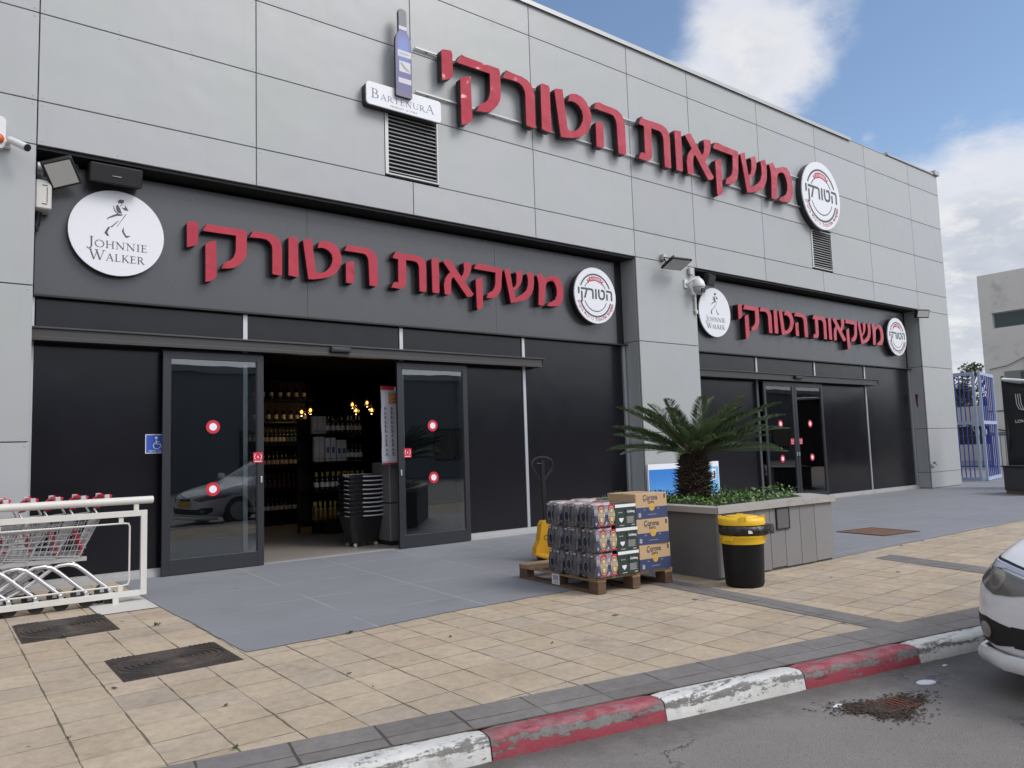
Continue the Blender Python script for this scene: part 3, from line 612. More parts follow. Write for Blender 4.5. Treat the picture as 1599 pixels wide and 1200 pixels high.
def disc_base(t, r, dep):
    b = MB(); Tm = Matrix.Rotation(R(90), 4, 'X')
    b.lathe([(r-.004, 0), (r, .004), (r, .03)][::1], 64, 0, T=Matrix.Translation((0, -dep+.03, 0)) @ Tm)
    b.build('sign_face', K.disc, t, smooth=35)
    b = MB(); b.lathe([(r-.006, 0), (r-.006, dep-.0302)], 64, 0, T=Tm); b.build('sign_return', K.discside, t, smooth=35)
def arc_band(b, r0, r1, a0, a1, y, mi=0, n=40):
    vs = []
    for k in range(n+1):
        a = R(a0+(a1-a0)*k/n); vs += [(r0*math.cos(a), y, r0*math.sin(a)), (r1*math.cos(a), y, r1*math.sin(a))]
    b.add(vs, [(2*k, 2*k+1, 2*k+3, 2*k+2) for k in range(n)], mi)
def arc_text(b, body, r, a_c, size, y, inward, mi=0, adv=.74, outer=False):
    n = len(body); step = math.degrees(size*adv/r)
    for i, ch in enumerate(body):
        if ch == ' ': continue
        if outer: a = a_c+step*(n-1)/2-step*i; rot = R(a-90)
        else: a = a_c-step*(n-1)/2+step*i; rot = R(a+90)
        b.text(ch, FACE(r*math.cos(R(a)), y, r*math.sin(R(a)), rot), mi, size, bold=.015)
def logo_disc(label, x, y, z, r, dep):
    t = thing('round_logo_sign', label, 'sign', (x, y, z), 0, 'round white logo signs')
    disc_base(t, r, dep); s = r/.49; yy = -dep-.003
    b = MB()
    for a0, a1 in ((24, 156), (198, 342)): arc_band(b, .357*s, .385*s, a0, a1, yy)
    for a0, a1 in ((28, 62), (118, 152), (203, 337)): arc_band(b, .272*s, .286*s, a0, a1, yy)
    b.text(heb('הטורקי'), FACE(0, yy-.001, .028*s), 0, .283*s, bold=.018)
    b.build('emblem', K.ink, t)
    b = MB(); arc_band(b, .258*s, .335*s, 62.5, 117.5, yy-.0006)
    for sg in (1, -1):
        a = R(90+sg*31); b.prism([((.262+.0)*s*math.cos(a), .262*s*math.sin(a)), (.322*s*math.cos(a), .322*s*math.sin(a)), (.322*s*math.cos(a+sg*.14), .322*s*math.sin(a+sg*.14)), (.292*s*math.cos(a+sg*.08), .292*s*math.sin(a+sg*.08)), (.262*s*math.cos(a+sg*.14), .262*s*math.sin(a+sg*.14))], yy-.0003, yy+.001)
    b.build('ribbon', K.inkred, t)
    b = MB(); arc_text(b, heb('משקאות'), .296*s, 90, .066*s, yy-.0016, False, outer=True, adv=.62); b.build('ribbon_text', K.disc, t)
    b = MB(); arc_text(b, heb('משקאות אלכוהול ויינות בוטיק'), .423*s, 270, .072*s, yy-.0009, True, adv=.56); b.build('motto', K.inkred, t)
logo_disc('large round white logo sign at the right end of the high red letters', 16.12, -.0005, 6.925, .79, .17)
logo_disc('round white logo sign right of the red letters over the open doors', 9.125, .2985, 3.96, .49, .148)
logo_disc('round white logo sign right of the red letters over the closed doors', 19.875, .2985, 3.957, .49, .148)

# serif capitals as pen strokes: (x0,z0,x1,z1,weight) in a box 1 high
T_, t_ = .125, .05
def ell(cx, cz, rx, rz, a0, a1, n=14):
    out = []
    P = [(cx+rx*math.cos(R(a0+(a1-a0)*k/n)), cz+rz*math.sin(R(a0+(a1-a0)*k/n))) for k in range(n+1)]
    for p, q in zip(P[:-1], P[1:]):
        dx, dz = abs(q[0]-p[0]), abs(q[1]-p[1]); f = dz/(dx+dz+1e-9); out.append((*p, *q, t_+(T_-t_)*f))
    return out
sv = lambda x, z: [(x-.13, z, x+.13, z, .04)]
GL = {
 'J': (.42, [(.27, .98, .27, .05, T_)]+sv(.27, .98)+ell(.05, .05, .22, .26, 0, -85, 5)+[(.02, -.2, -.04, -.12, .1)]),
 'O': (.98, ell(.49, .5, .43, .49, 0, 360, 26)),
 'H': (.92, [(.16, 0, .16, 1, T_), (.76, 0, .76, 1, T_), (.16, .52, .76, .52, t_)]+sv(.16, 0)+sv(.16, 1)+sv(.76, 0)+sv(.76, 1)),
 'N': (.98, [(.16, 0, .16, .98, t_), (.12, .98, .82, .02, T_), (.82, 0, .82, 1, t_)]+sv(.16, 0)+sv(.08, .98)+sv(.82, 1)),
 'I': (.36, [(.18, 0, .18, 1, T_)]+sv(.18, 0)+sv(.18, 1)),
 'E': (.68, [(.16, 0, .16, 1, T_), (.16, .98, .56, .98, t_), (.16, .53, .48, .53, t_), (.16, .02, .6, .02, t_), (.56, .98, .56, .84, .04), (.6, .02, .62, .18, .04), (.48, .44, .48, .62, .04)]+sv(.12, 0)+sv(.12, 1)),
 'W': (1.3, [(.1, 1, .4, 0, T_), (.4, 0, .66, .95, t_), (.6, 1, .9, 0, T_), (.9, 0, 1.2, 1, t_)]+sv(.1, 1)+sv(.6, 1)+sv(1.2, 1)),
 'A': (.88, [(.1, 0, .42, 1, t_), (.42, 1, .76, 0, T_), (.22, .36, .62, .36, t_)]+sv(.1, 0)+sv(.76, 0)),
 'L': (.66, [(.16, 0, .16, 1, T_), (.16, .02, .58, .02, t_), (.58, .02, .62, .2, .04)]+sv(.12, 0)+sv(.16, 1)),
 'K': (.86, [(.16, 0, .16, 1, T_), (.2, .46, .66, 1, t_), (.32, .58, .76, 0, T_)]+sv(.16, 0)+sv(.16, 1)+sv(.66, 1)+sv(.78, 0)),
 'R': (.84, [(.16, 0, .16, 1, T_), (.16, .98, .36, .98, t_), (.16, .47, .36, .47, t_), (.38, .47, .76, 0, T_)]+ell(.36, .725, .22, .255, 90, -90, 8)+sv(.16, 0)+sv(.12, 1)+sv(.8, 0)),
 'B': (.76, [(.16, 0, .16, 1, T_), (.16, .98, .36, .98, t_), (.16, .53, .38, .53, t_), (.16, .02, .38, .02, t_)]+ell(.36, .755, .18, .225, 90, -90, 8)+ell(.38, .275, .24, .255, 90, -90, 8)+sv(.12, 0)+sv(.12, 1)),
 'T': (.8, [(.4, 0, .4, 1, T_), (.06, .98, .74, .98, t_), (.06, .98, .03, .8, .04), (.74, .98, .77, .8, .04)]+sv(.4, 0)),
 'U': (.92, [(.16, .3, .16, 1, T_), (.76, .3, .76, 1, t_)]+ell(.46, .3, .3, .29, 180, 360, 10)+sv(.16, 1)+sv(.76, 1)),
}
def serif_text(b, body, x0, x1, z, y, caps, mi=0, first=1.3, last=1.0):
    ws = [GL[c][0]*(first if i == 0 else last if i == len(body)-1 else 1)+.12 for i, c in enumerate(body)]
    k = (x1-x0)/(sum(ws)-.12); x = x0; q = 0
    for i, c in enumerate(body):
        h = caps*(first if i == 0 else last if i == len(body)-1 else 1); fx = k*(h/caps)
        for (a, e, c2, d, w) in GL[c][1]:
            p, r_ = Vector((x+a*fx, z+e*h)), Vector((x+c2*fx, z+d*h)); v = r_-p
            if v.length < 1e-6: continue
            nrm = Vector((-v.y, v.x)).normalized()*(w*h*.5); ex = v.normalized()*(.012*h)
            yq = y-.00012*(q % 9); q += 1
            b.add([(p.x-ex.x+nrm.x, yq, p.y-ex.y+nrm.y), (r_.x+ex.x+nrm.x, yq, r_.y+ex.y+nrm.y), (r_.x+ex.x-nrm.x, yq, r_.y+ex.y-nrm.y), (p.x-ex.x-nrm.x, yq, p.y-ex.y-nrm.y)], [(0, 1, 2, 3)], mi)
        x += ws[i]*k
def walker_disc(label, x, z):
    t = thing('round_advert_sign', label, 'sign', (x, .2985, z), 0, 'round white advertising signs'); disc_base(t, .495, .098)
    b = MB()
    for i, p in enumerate(WALKER): b.prism([tuple(q) for q in p], -.1005-.0004*(i % 3), -.0985)
    b.build('emblem', K.ink, t)
    b = MB(); serif_text(b, 'JOHNNIE', -.30, .315, -.185, -.1012, .082, first=1.4); serif_text(b, 'WALKER', -.285, .285, -.33, -.1012, .082, first=1.35)
    b.build('lettering', K.ink, t, recalc=False)
walker_disc('round white sign with a walking man emblem, over the left end of the open bay', 1.65, 3.94)
walker_disc('round white sign with a walking man emblem, over the closed far bay', 12.47, 3.96)

# wine bottle sign
t = thing('bottle_sign', 'flat blue wine bottle sign on a white name plaque above the larger vent', 'sign', (5.24, -.0005, 6.14))
def rrect(x0, x1, z0, z1, r, n=6):
    P = []
    for cx, cz, a in ((x1-r, z0+r, -90), (x1-r, z1-r, 0), (x0+r, z1-r, 90), (x0+r, z0+r, 180)):
        P += [(cx+r*math.cos(R(a+90*k/n)), cz+r*math.sin(R(a+90*k/n))) for k in range(n+1)]
    return P
b = MB(); b.prism(rrect(-.595, .61, .005, .328, .05), -.15, -.125, 0); pl = b.build('plaque', K.disc, t)
b = MB(); b.prism(rrect(-.592, .607, .008, .325, .05), -.1249, 0, 0); b.build('plaque_return', K.discside, pl)
b = MB(); serif_text(b, 'BARTENURA', -.525, .49, .105, -.1512, .082, first=1.6, last=1.5); b.build('lettering', K.inkblue, pl, recalc=False)
b = MB(); b.text('PRODUCT  of  ITALY', FACE(-.01, -.1512, .048), 0, .038, sx=1.25); b.build('small_lettering', K.inkblue, pl)
bo = [(-.145, .225), (-.14, .212), (.105, .212), (.113, .225), (.113, .98), (.10, 1.08), (.07, 1.14), (.045, 1.175), (.042, 1.46), (.03, 1.50), (.0, 1.515), (-.05, 1.515), (-.075, 1.50), (-.087, 1.46), (-.085, 1.175), (-.105, 1.14), (-.135, 1.08), (-.145, .98)]
bo = [(x-.015, z) for x, z in bo]
def bottle_mat():
    m = bpy.data.materials.new('bottle_sign_print'); m.use_nodes = True; tt = m.node_tree; bb = tt.nodes['Principled BSDF']
    tc = N(tt, 'ShaderNodeTexCoord'); sp = N(tt, 'ShaderNodeSeparateXYZ'); Lk(tt, tc.outputs['Object'], sp.inputs[0])
    # printed picture of a bottle: dark edges, paler middle
    e = SMOOTH(tt, MA(tt, 'ABSOLUTE', MA(tt, 'ADD', sp.outputs[0], .031)), .05, .128)
    up = SMOOTH(tt, MA(tt, 'ABSOLUTE', MA(tt, 'SUBTRACT', sp.outputs[2], .92)), .05, .30)
    c = MIXC(tt, up, (.10, .17, .44), (.085, .085, .25))
    c = MIXC(tt, e, c, (.085, .08, .17)); c = MIXC(tt, SMOOTH(tt, MA(tt, 'SUBTRACT', .36, sp.outputs[2]), 0.0, .12), c, (.12, .105, .17))
    Lk(tt, c, bb.inputs['Base Color']); bb.inputs['Roughness'].default_value = .4
    return m
b = MB(); b.prism(bo, -.205, -.192, 0, 0); bt = b.build('bottle', bottle_mat(), t)
b = MB(); b.prism(bo, -.1919, -.155, 0); b.build('bottle_return', K.discside, bt)
b = MB(); b.prism([(-.1005, 1.255), (.0255, 1.255), (.0255, 1.46), (.013, 1.498), (-.02, 1.513), (-.06, 1.513), (-.09, 1.498), (-.1015, 1.46)], -.2062, -.2052); b.build('capsule', mat('grey_violet_capsule', (.16, .145, .17), .5), bt)
lw = mat('bottle_label_print', (.52, .52, .57), .5)
b = MB(); b.box(-.10, .026, -.2066, -.2063, 1.205, 1.258); b.box(-.125, .09, -.2066, -.2056, .80, .895); b.box(-.105, .075, -.2066, -.2056, .575, .735); b.box(-.12, .085, -.2066, -.2056, .41, .485); b.build('label', lw, bt)
b = MB(); b.prism([(-.09, .70), (-.06, .71), (.0, .65), (.05, .62), (.06, .59), (.02, .60), (-.04, .635)], -.2072, -.2067); b.build('label_picture', mat('label_picture_grey', (.30, .31, .27), .6), bt)
b = MB(); b.text('BARTENURA', FACE(-.018, -.2072, .845), 0, .028); b.build('label_lettering', K.inkblue, bt)

# ================================================================== FIXTURES ON THE WALLS
K.lampglass = mat('floodlight_glass', (.46, .46, .44), .22, 0, .05, 4)
def floodlight(label, M_, w, h, d, glass=True, cols=None, group='floodlights on the shop front'):
    t = thing('floodlight', label, 'floodlight', M_.to_translation(), 0, group); t.rotation_euler = M_.to_euler()
    b = MB(); b.cham(-w/2, w/2, -h/2, h/2, 0, d, .012, 0)
    for k in range(9): b.box(-w/2+.03+k*(w-.06)/8-.004, -w/2+.03+k*(w-.06)/8+.004, -h/2+.02, h/2-.02, -.02, .0)
    b.build('housing', cols or K.black, t)
    b = MB(); b.box(-w/2+.028, w/2-.028, -h/2+.028, h/2-.028, d+.0002, d+.004, 0); b.build('lens', K.lampglass if glass else K.blackgloss, t)
    b = MB(); b.tube([(-w/2-.012, 0, d/2), (-w/2-.012, 0, -.09), (w/2+.012, 0, -.09), (w/2+.012, 0, d/2)], .011, 6); b.cyl((0, 0, -.09), (0, 0, -.16), .02, 8); b.build('bracket', K.black, t)
    return t
def aim(loc, target, roll=0):
    z = (Vector(target)-Vector(loc)).normalized(); q = z.to_track_quat('Z', 'Y')
    return Matrix.Translation(loc) @ q.to_matrix().to_4x4() @ Matrix.Rotation(R(roll), 4, 'Z')
floodlight('square floodlight with a pale lens tilted in the top left corner of the open bay', aim((1.06, .02, 4.49), (1.02, -1.3, 3.55), 205), .31, .31, .07)
t = thing('speaker_box', 'black box speaker hung under the soffit above the walking man sign', 'speaker', (1.60, .14, 4.50))
b = MB(); b.cham(-.27, .27, -.11, .12, -.02, .19, .012, 0, T=Matrix.Rotation(R(14), 4, 'X')); b.build('cabinet', K.black, t)
b = MB(); b.box(-.04, .05, -.118, -.1105, .065, .073, 0, T=Matrix.Rotation(R(14), 4, 'X')); b.build('badge', K.alu, t)
b = MB(); b.box(-.05, .05, -.03, .05, .18, .225); b.build('bracket', K.black, t)
t = floodlight('flat floodlight facing down on the grey pillar between the bays', aim((10.80, -.27, 4.66), (10.80, -.55, 4.0), 4), .52, .34, .04)
t = thing('junction_box', 'small grey junction box above the pillar floodlight', 'electrical box', (10.72, -.0005, 4.80))
b = MB(); b.cham(-.05, .05, -.085, 0, -.05, .06, .01); b.build('lid', K.louver, t); b = MB(); b.tube([(0, -.05, -.05), (.01, -.09, -.085), (.05, -.15, -.10)], .008, 6); b.build('cable', K.black, t)
floodlight('black floodlight under the soffit at the left end of the closed bay', aim((12.10, .08, 4.56), (12.3, -.8, 4.32), 0), .30, .22, .12, False)
floodlight('small floodlight in the top right corner of the closed bay', aim((20.72, -.10, 4.60), (20.2, -1.3, 4.2), 0), .40, .22, .10)

t = thing('security_camera', 'white dome security camera on the pillar edge by the far bay', 'security camera', (11.52, -.0005, 4.40))
b = MB(); b.cham(-.09, .01, -.07, 0, .16, .30, .012); b.build('junction_box', K.louver, t)
b = MB(); b.box(-.22, -.13, -.03, 0, -.10, .06); b.tube([(-.17, -.03, -.03), (-.11, -.10, .03), (-.03, -.16, .075), (.0, -.18, .07)], .028, 8); b.tube([(-.03, -.05, .16), (.0, -.12, .11), (.0, -.18, .10)], .014, 6); b.build('arm', K.white, t, smooth=40)
b = MB(); b.lathe([(.03, .10), (.035, .075), (.06, .06), (.10, .01), (.118, -.05), (.122, -.085), (.118, -.10)], 22, 0, c=(0, -.18, 0)); b.build('dome_housing', K.white, t, smooth=40)
b = MB(); b.lathe([(.105, -.1005), (.104, -.15), (.088, -.19), (.06, -.225), (.03, -.24), (.002, -.244)], 22, 0, c=(0, -.18, 0)); dm = b.build('dome', mat('smoked_dome', (.36, .36, .37), .12), t, smooth=40)
b = MB(); b.box(-.045, .055, -.285, -.262, -.215, -.135); b.build('lens', K.black, dm)
t = thing('conduit', 'short white plastic pipe on the pillar edge below the dome camera', 'pipe', (11.585, -.0005, 3.84))
b = MB(); b.cyl((0, -.03, 0), (0, -.03, .36), .022, 8); b.box(-.03, .03, -.035, 0, .04, .07); b.box(-.03, .03, -.035, 0, .26, .29); b.cyl((.02, -.03, -.02), (.02, -.03, .05), .028, 8); b.build('pipe', K.white, t, smooth=40)

t = thing('security_camera', 'white bullet security camera at the top of the left pillar', 'security camera', (.54, -.0005, 4.66))
b = MB(); b.cham(-.02, .06, -.05, 0, -.04, .06, .008); b.tube([(.02, -.05, .01), (.05, -.09, .02), (.08, -.11, .01)], .022, 8); b.build('mount', K.white, t, smooth=40)
d = (Vector((.80, -.34, 4.53))-Vector((.60, -.12, 4.68))).normalized(); p0 = Vector((.04, -.12, .025)); p1 = p0+d*.23
b = MB(); b.tube([p0-d*.02, p0, p1], .04, 14, 0, radii=[.025, .036, .041]); b.build('barrel', K.white, t, smooth=40)
b = MB(); b.tube([p1+d*.0005, p1+d*.012], .038, 14); b.tube([p1+d*.0121, p1+d*.014], .018, 12); b.build('lens', K.blackgloss, t, smooth=40)
t = thing('alarm_siren', 'white alarm siren box with an orange lamp at the left edge of the front', 'alarm', (.40, -.0005, 4.62))
b = MB(); b.prism(rrect(-.14, .145, -.02, .32, .05), -.075, 0); b.build('case', K.white, t)
b = MB(); b.lathe([(.058, 0), (.058, .01), (.05, .03), (.02, .045), (.002, .047)], 20, 0, T=Matrix.Translation((.075, -.0752, .075)) @ Matrix.Rotation(R(90), 4, 'X')); b.build('lamp', mat('orange_lens', (.50, .09, .025), .25), t, smooth=50)
t = thing('electrical_box', 'grey white cabinet fixed inside the left pillar reveal under the corner floodlight', 'electrical box', (.86, .18, 4.06))
b = MB(); b.cham(-.03, .12, -.13, .11, 0, .32, .012); b.build('case', mat('box_plastic', (.50, .49, .46), .45), t)
b = MB(); b.box(.122, .124, -.10, .08, .03, .035); b.box(.03, .08, -.134, -.1305, .255, .262); b.box(.03, .08, -.134, -.1305, .05, .057); b.box(.075, .08, -.134, -.1305, .07, .24); b.build('seam', K.joint, t)
b = MB(); b.tube([(0, 0, 0), (0.01, 0.01, -.08), (-.01, .0, -.16), (.01, .02, -.22)], .018, 6); b.tube([(.04, 0.03, 0), (.03, .04, -.1), (.01, .05, -.2)], .012, 6); b.build('cable', K.black, t)
t = thing('electrical_box', 'small round grey junction box hidden behind the corner floodlight', 'electrical box', (.845, .10, 4.53)); b = MB(); b.cyl((0, 0, 0), (.07, 0, 0), .05, 14); b.cyl((.0701, 0, 0), (.08, 0, 0), .042, 14); b.build('case', K.louver, t, smooth=40)

# small wall signs and taps
t = thing('wheelchair_sign', 'small blue wheelchair access sign half hidden behind the left glass door', 'sign', (2.115, .3645, 1.42))
b = MB(); b.box(-.115, .125, -.004, 0, 0, .222, 1); b.box(-.107, .117, -.0046, -.0041, .008, .214, 0); b.build('plate', [mat('sign_blue', (.025, .085, .42), .4), K.whitesticker], t)
b = MB(); yy = -.0055
b.lathe([(.016, 0), (.001, .0004)], 14, 0, T=Matrix.Translation((.002, yy, .180)) @ Matrix.Rotation(R(90), 4, 'X'))
for pts, r in (([(.002, yy, .158), (.005, yy, .108), (.045, yy, .108), (.060, yy, .068), (.074, yy, .074)], .0068), ([(.004, yy, .134), (.038, yy, .134)], .005), ([(-.006, yy, .128)] + [(.008+.037*math.cos(R(a)), yy, .088+.037*math.sin(R(a))) for a in range(120, 341, 20)], .0055)):
    b.tube(pts, r, 4, 0, ry=.15)
b.text(heb('כניסה נגישה'), FACE(.005, yy, .028), 0, .034); b.build('symbol', K.whitesticker, t)
t = thing('wall_tap', 'small brass tap low on the right end pillar', 'tap', (20.98, -.0005, .66))
b = MB(); b.cyl((0, 0, 0), (0, -.07, 0), .016, 8); b.cyl((0, -.06, 0), (0, -.085, -.06), .014, 8); b.box(-.03, .10, -.05, -.035, .02, .032); b.build('tap_body', mat('dull_brass', (.16, .15, .13), .4, .6), t)
t = thing('wall_socket', 'small grey socket box low on the right end pillar left of the tap', 'socket', (20.60 + .27, -.0005, .58)); b = MB(); b.cham(-.035, .035, -.04, 0, -.03, .05, .006, 0); b.box(-.02, .03, -.05, -.041, -.045, -.005, 1); b.build('case', [K.louver, K.black], t)
t = thing('wall_sticker', 'torn dark red sticker on the side of the right end pillar', 'sticker', (20.8355, .22, 2.32)); b = MB(); b.prism([(-.045, .16), (.04, .17), (.03, .0), (.01, -.19), (-.02, -.17), (-.025, .02)], -.003, 0, ax='yz'); b.build('paper', mat('dark_red_paper', (.10, .018, .02), .6), t)
# ================================================================== TROLLEY BAY
K.chrome = mat('zinc_wire', (.50, .51, .53), .35, .55, .08, 6)
K.tubes = mat('zinc_tube', (.66, .66, .67), .26, .75, .06, 4)
K.redplastic = mat('red_plastic', (.48, .018, .04), .4, 0, .08, 8)
K.greyplastic = mat('pale_grey_plastic', (.42, .42, .43), .45)
K.rubber = mat('dark_rubber', (.025, .024, .024), .7)
t = thing('trolley_rail', 'chipped white guard rail of the shopping trolley bay', 'guard rail', (1.45, -1.21, 0))
b = MB(); b.cyl((.295, 0, .955), (-4.6, 0, .955), .036, 14); b.cyl((.2951, 0, .955), (.300, 0, .955), .030, 12); b.build('top_tube', K.offwhite, t, smooth=40)
b = MB()
b.box(.19, .245, -.022, .022, .115, .86); b.box(-4.6, .19, -.022, .022, .805, .86); b.box(-4.6, .19, -.022, .022, .06, .112)
b.box(.19, .245, -.0215, .0215, .062, .1149)
for x in (.15, -1.55, -3.25): b.box(x-.022, x+.022, -.012, .012, .861, .925)
b.build('frame', K.offwhite, t, bevel=.003)
b = MB()
b.tube([(-4.6, 0, .745), (.04, 0, .745), (.085, 0, .74), (.095, 0, .71), (.095, 0, .21), (.085, 0, .175), (.04, 0, .165), (-4.6, 0, .165)], .0085, 6)
for x in (.02, -.95, -1.9, -2.9): b.box(x-.02, x+.02, -.008, .008, .75, .804); b.box(x-.02, x+.02, -.008, .008, .113, .160)
b.build('inner_rod', K.offwhite, t, smooth=40)
b = MB(); b.box(-.045, .005, -.02, .02, .012, .0599); b.prism(rrect(-.235, .245, -.50, .62, .035), .008, .0119, ax='xy'); b.build('foot_plate', K.offwhite, t)

def build_trolley():
    t = thing('shopping_trolley', '', 'shopping trolley')
    wr = .0034
    b = MB()
    # basket: (x, half width, z) of its four corners, rear is at x=0
    RT, RB, FT, FB = (-.06, .27, .84), (-.20, .245, .47), (-1.00, .20, .78), (-.92, .18, .53)
    mixp = lambda a, c, k: tuple(a[i]+(c[i]-a[i])*k for i in range(3))
    for sg in (1, -1):
        S = lambda p: (p[0], p[1]*sg, p[2])
        for k in range(8):
            a, c = mixp(RT, RB, k/7), mixp(FT, FB, k/7); b.tube([S(a), S(c)], wr*(2.0 if k in (0, 7) else 1.1), 4)
        for k in range(17):
            a, c = mixp(RT, FT, k/16), mixp(RB, FB, k/16); b.tube([S(a), S(c)], wr*.95, 4)
    for (A, B_, n) in ((FT, FB, 9), (RB, FB, 0)):
        pass
    for k in range(7):
        q = -1+2*k/6
        b.tube([(FT[0], FT[1]*q, FT[2]), (FB[0], FB[1]*q, FB[2]), (RB[0], RB[1]*q, RB[2])], wr, 4)
    for k in range(7):
        a = mixp(FT, FB, k/6); b.tube([(a[0], -a[1], a[2]), (a[0], a[1], a[2])], wr, 4)
    for k in range(8):
        a = mixp(RB, FB, k/7); b.tube([(a[0], -a[1], a[2]), (a[0], a[1], a[2])], wr, 4)
    b.build('basket', K.chrome, t)
    b = MB()   # folding rear gate and child seat
    for k in range(13):
        q = -1+2*k/12; b.tube([(RT[0]+.03, RT[1]*q, RT[2]-.02), (RB[0], RB[1]*q, RB[2])], wr, 4)
    for k in range(6):
        a = mixp(RT, RB, k/5); b.tube([(a[0]+.02, -a[1], a[2]), (a[0]+.02, a[1], a[2])], wr*1.2, 4)
    b.build('rear_gate', K.chrome, t)
    b = MB(); b.box(-.17, -.155, -.20, .20, .53, .74, 0, Matrix.Translation((.10, 0, -.0)) @ Matrix.Rotation(R(-12), 4, 'Y')); b.build('seat_flap', K.redplastic, t)
    b = MB(); b.cyl((.02, -.25, 1.0), (.02, .25, 1.0), .017, 10); b.build('handle', K.redplastic, t, smooth=40)
    for sg in (1, -1):
        b = MB()
        P = [(-.10, -.03+.02, .90), (-.02, -.01, .985), (.03, -.01, 1.03), (.06, -.01, 1.015), (.03, -.01, .965), (-.05, -.01, .905)]
        b.prism([(p[0], p[2]) for p in P], sg*.262-.014, sg*.262+.014); b.build('handle_end', K.redplastic, t, bevel=.004)
        b = MB(); b.box(-.005, .035, sg*.262-.017, sg*.262+.017, .985, 1.024); b.build('handle_cap', K.greyplastic, t, bevel=.004)
        b = MB(); b.tube([(-.06, sg*.27, .84), (-.09, sg*.265, .90), (-.03, sg*.262, .96)], .011, 6); b.build('handle_arm', K.tubes, t, smooth=40)
    b = MB()
    for sg in (1, -1):
        y = sg*.22
        b.tube([(.06, y, .13), (-.02, y, .20), (-.16, y, .335), (-.22, y, .385), (-.28, y, .405), (-.36, y*.97, .40), (-.43, y*.94, .365), (-.50, y*.90, .31), (-.66, y*.82, .20), (-.80, y*.76, .13)], .0185, 10)
        b.box(-.42, -.14, y-.012, y+.012, .425, .465)
    b.tube([(-.30, -.21, .42), (-.30, .21, .42)], .011, 6); b.tube([(-.46, -.20, .34), (-.46, .20, .34)], .011, 6)
    b.build('chassis', K.tubes, t, smooth=40)
    for (x, y) in ((.055, .22), (.055, -.262), (-.80, .167), (-.80, -.20)):
        b = MB(); b.cyl((x, y-.016, .066), (x, y+.016, .066), .065, 18); wl = b.build('wheel', K.rubber, t, smooth=40)
        b = MB(); b.cyl((x, y-.0155, .062), (x, y+.0155, .062), .034, 12); b.build('hub', K.greyplastic, wl, smooth=40)
        b = MB(); b.box(x-.018, x+.018, y-.024, y-.018, .055, .125); b.box(x-.018, x+.018, y+.018, y+.024, .055, .125); b.box(x-.02, x+.02, y-.024, y+.024, .1251, .138); b.build('fork', K.tubes, t)
    return t
tr0 = build_trolley(); tr0['group'] = 'nested shopping trolleys'
TL = ['rearmost shopping trolley of the nested row, nearest the end of the rail', 'second shopping trolley from the open end of the nested row', 'third shopping trolley from the open end of the nested row',
      'fourth shopping trolley from the open end of the nested row', 'fifth shopping trolley from the open end, cut by the edge of the photo', 'sixth shopping trolley from the open end, mostly outside the photo', 'seventh shopping trolley from the open end, mostly outside the photo']
for i in range(7):
    o = tr0 if i == 0 else dup(tr0)
    o.location = (1.34-.2*i, -.91+.003*((i*37) % 5), 0); o.rotation_euler = (0, 0, R(((i*53) % 5)-2)*.35); o['label'] = TL[i]

# ================================================================== COVERS IN THE GROUND
def rust(name, c, c2, amt=.45):
    return mat(name, c, .62, .3, .35, 7, .5, 60, dirt=c2, dirt_sheen_amt=amt, dirt_sheen_s=6)
K.iron = rust('worn_cast_iron', (.062, .053, .049), (.115, .072, .050), .36)
def cover(label, x, y, w, h, rz=0):
    t = thing('manhole_cover', label, 'manhole cover', (x, y, .0005), rz, 'cast iron covers in the paving')
    b = MB(); b.box(-w/2, w/2, -h/2, h/2, .0, .0035, 0); b.build('frame', K.iron, t)
    b = MB(); b.box(-w/2+.012, w/2-.012, -h/2+.012, h/2-.012, .0036, .008)
    for k in range(8):
        rx, ry = (w*.455)*(k+1)/8, (h*.40)*(k+1)/8
        if k == 0: b.lathe([(.05, .0081), (.045, .014), (.001, .015)], 16); continue
        b.tube([(rx*math.cos(2*math.pi*j/40), ry*math.sin(2*math.pi*j/40), .0095) for j in range(41)], .0105, 5, ry=.8)
    for sx in (1, -1):
        for sy in (1, -1):
            for k in range(5):
                d = .03+.032*k; b.tube([(sx*(w/2-.02-d), sy*(h/2-.02), .0085), (sx*(w/2-.02), sy*(h/2-.02-d), .0085)], .007, 4)
    for k in (-1, 0, 1): b.box(k*.09-.03, k*.09+.03, -.012-h*.31, .012-h*.31, .0081, .017)
    b.build('lid', K.iron, t, smooth=40); return t
cover('ridged cast iron cover at the corner of the painted forecourt', 1.325, -3.775, .71, .64)
cover('ridged cast iron cover beside the foot of the trolley rail', .92, -2.03, .66, .82)
t = thing('access_cover', 'flat rusty access cover in the painted forecourt behind the planter', 'access cover', (10.75, -3.69, .0055), R(-8))
b = MB(); b.box(-.36, .36, -.34, .34, 0, .006); b.build('lid', rust('rusty_steel', (.20, .135, .10), (.17, .075, .04), .5), t)
b = MB(); b.box(-.40, .40, -.38, -.345, 0, .008); b.box(-.40, .40, .345, .38, 0, .008); b.box(-.40, -.365, -.344, .344, 0, .008); b.box(.365, .40, -.344, .344, 0, .008); b.build('frame', K.iron, t)

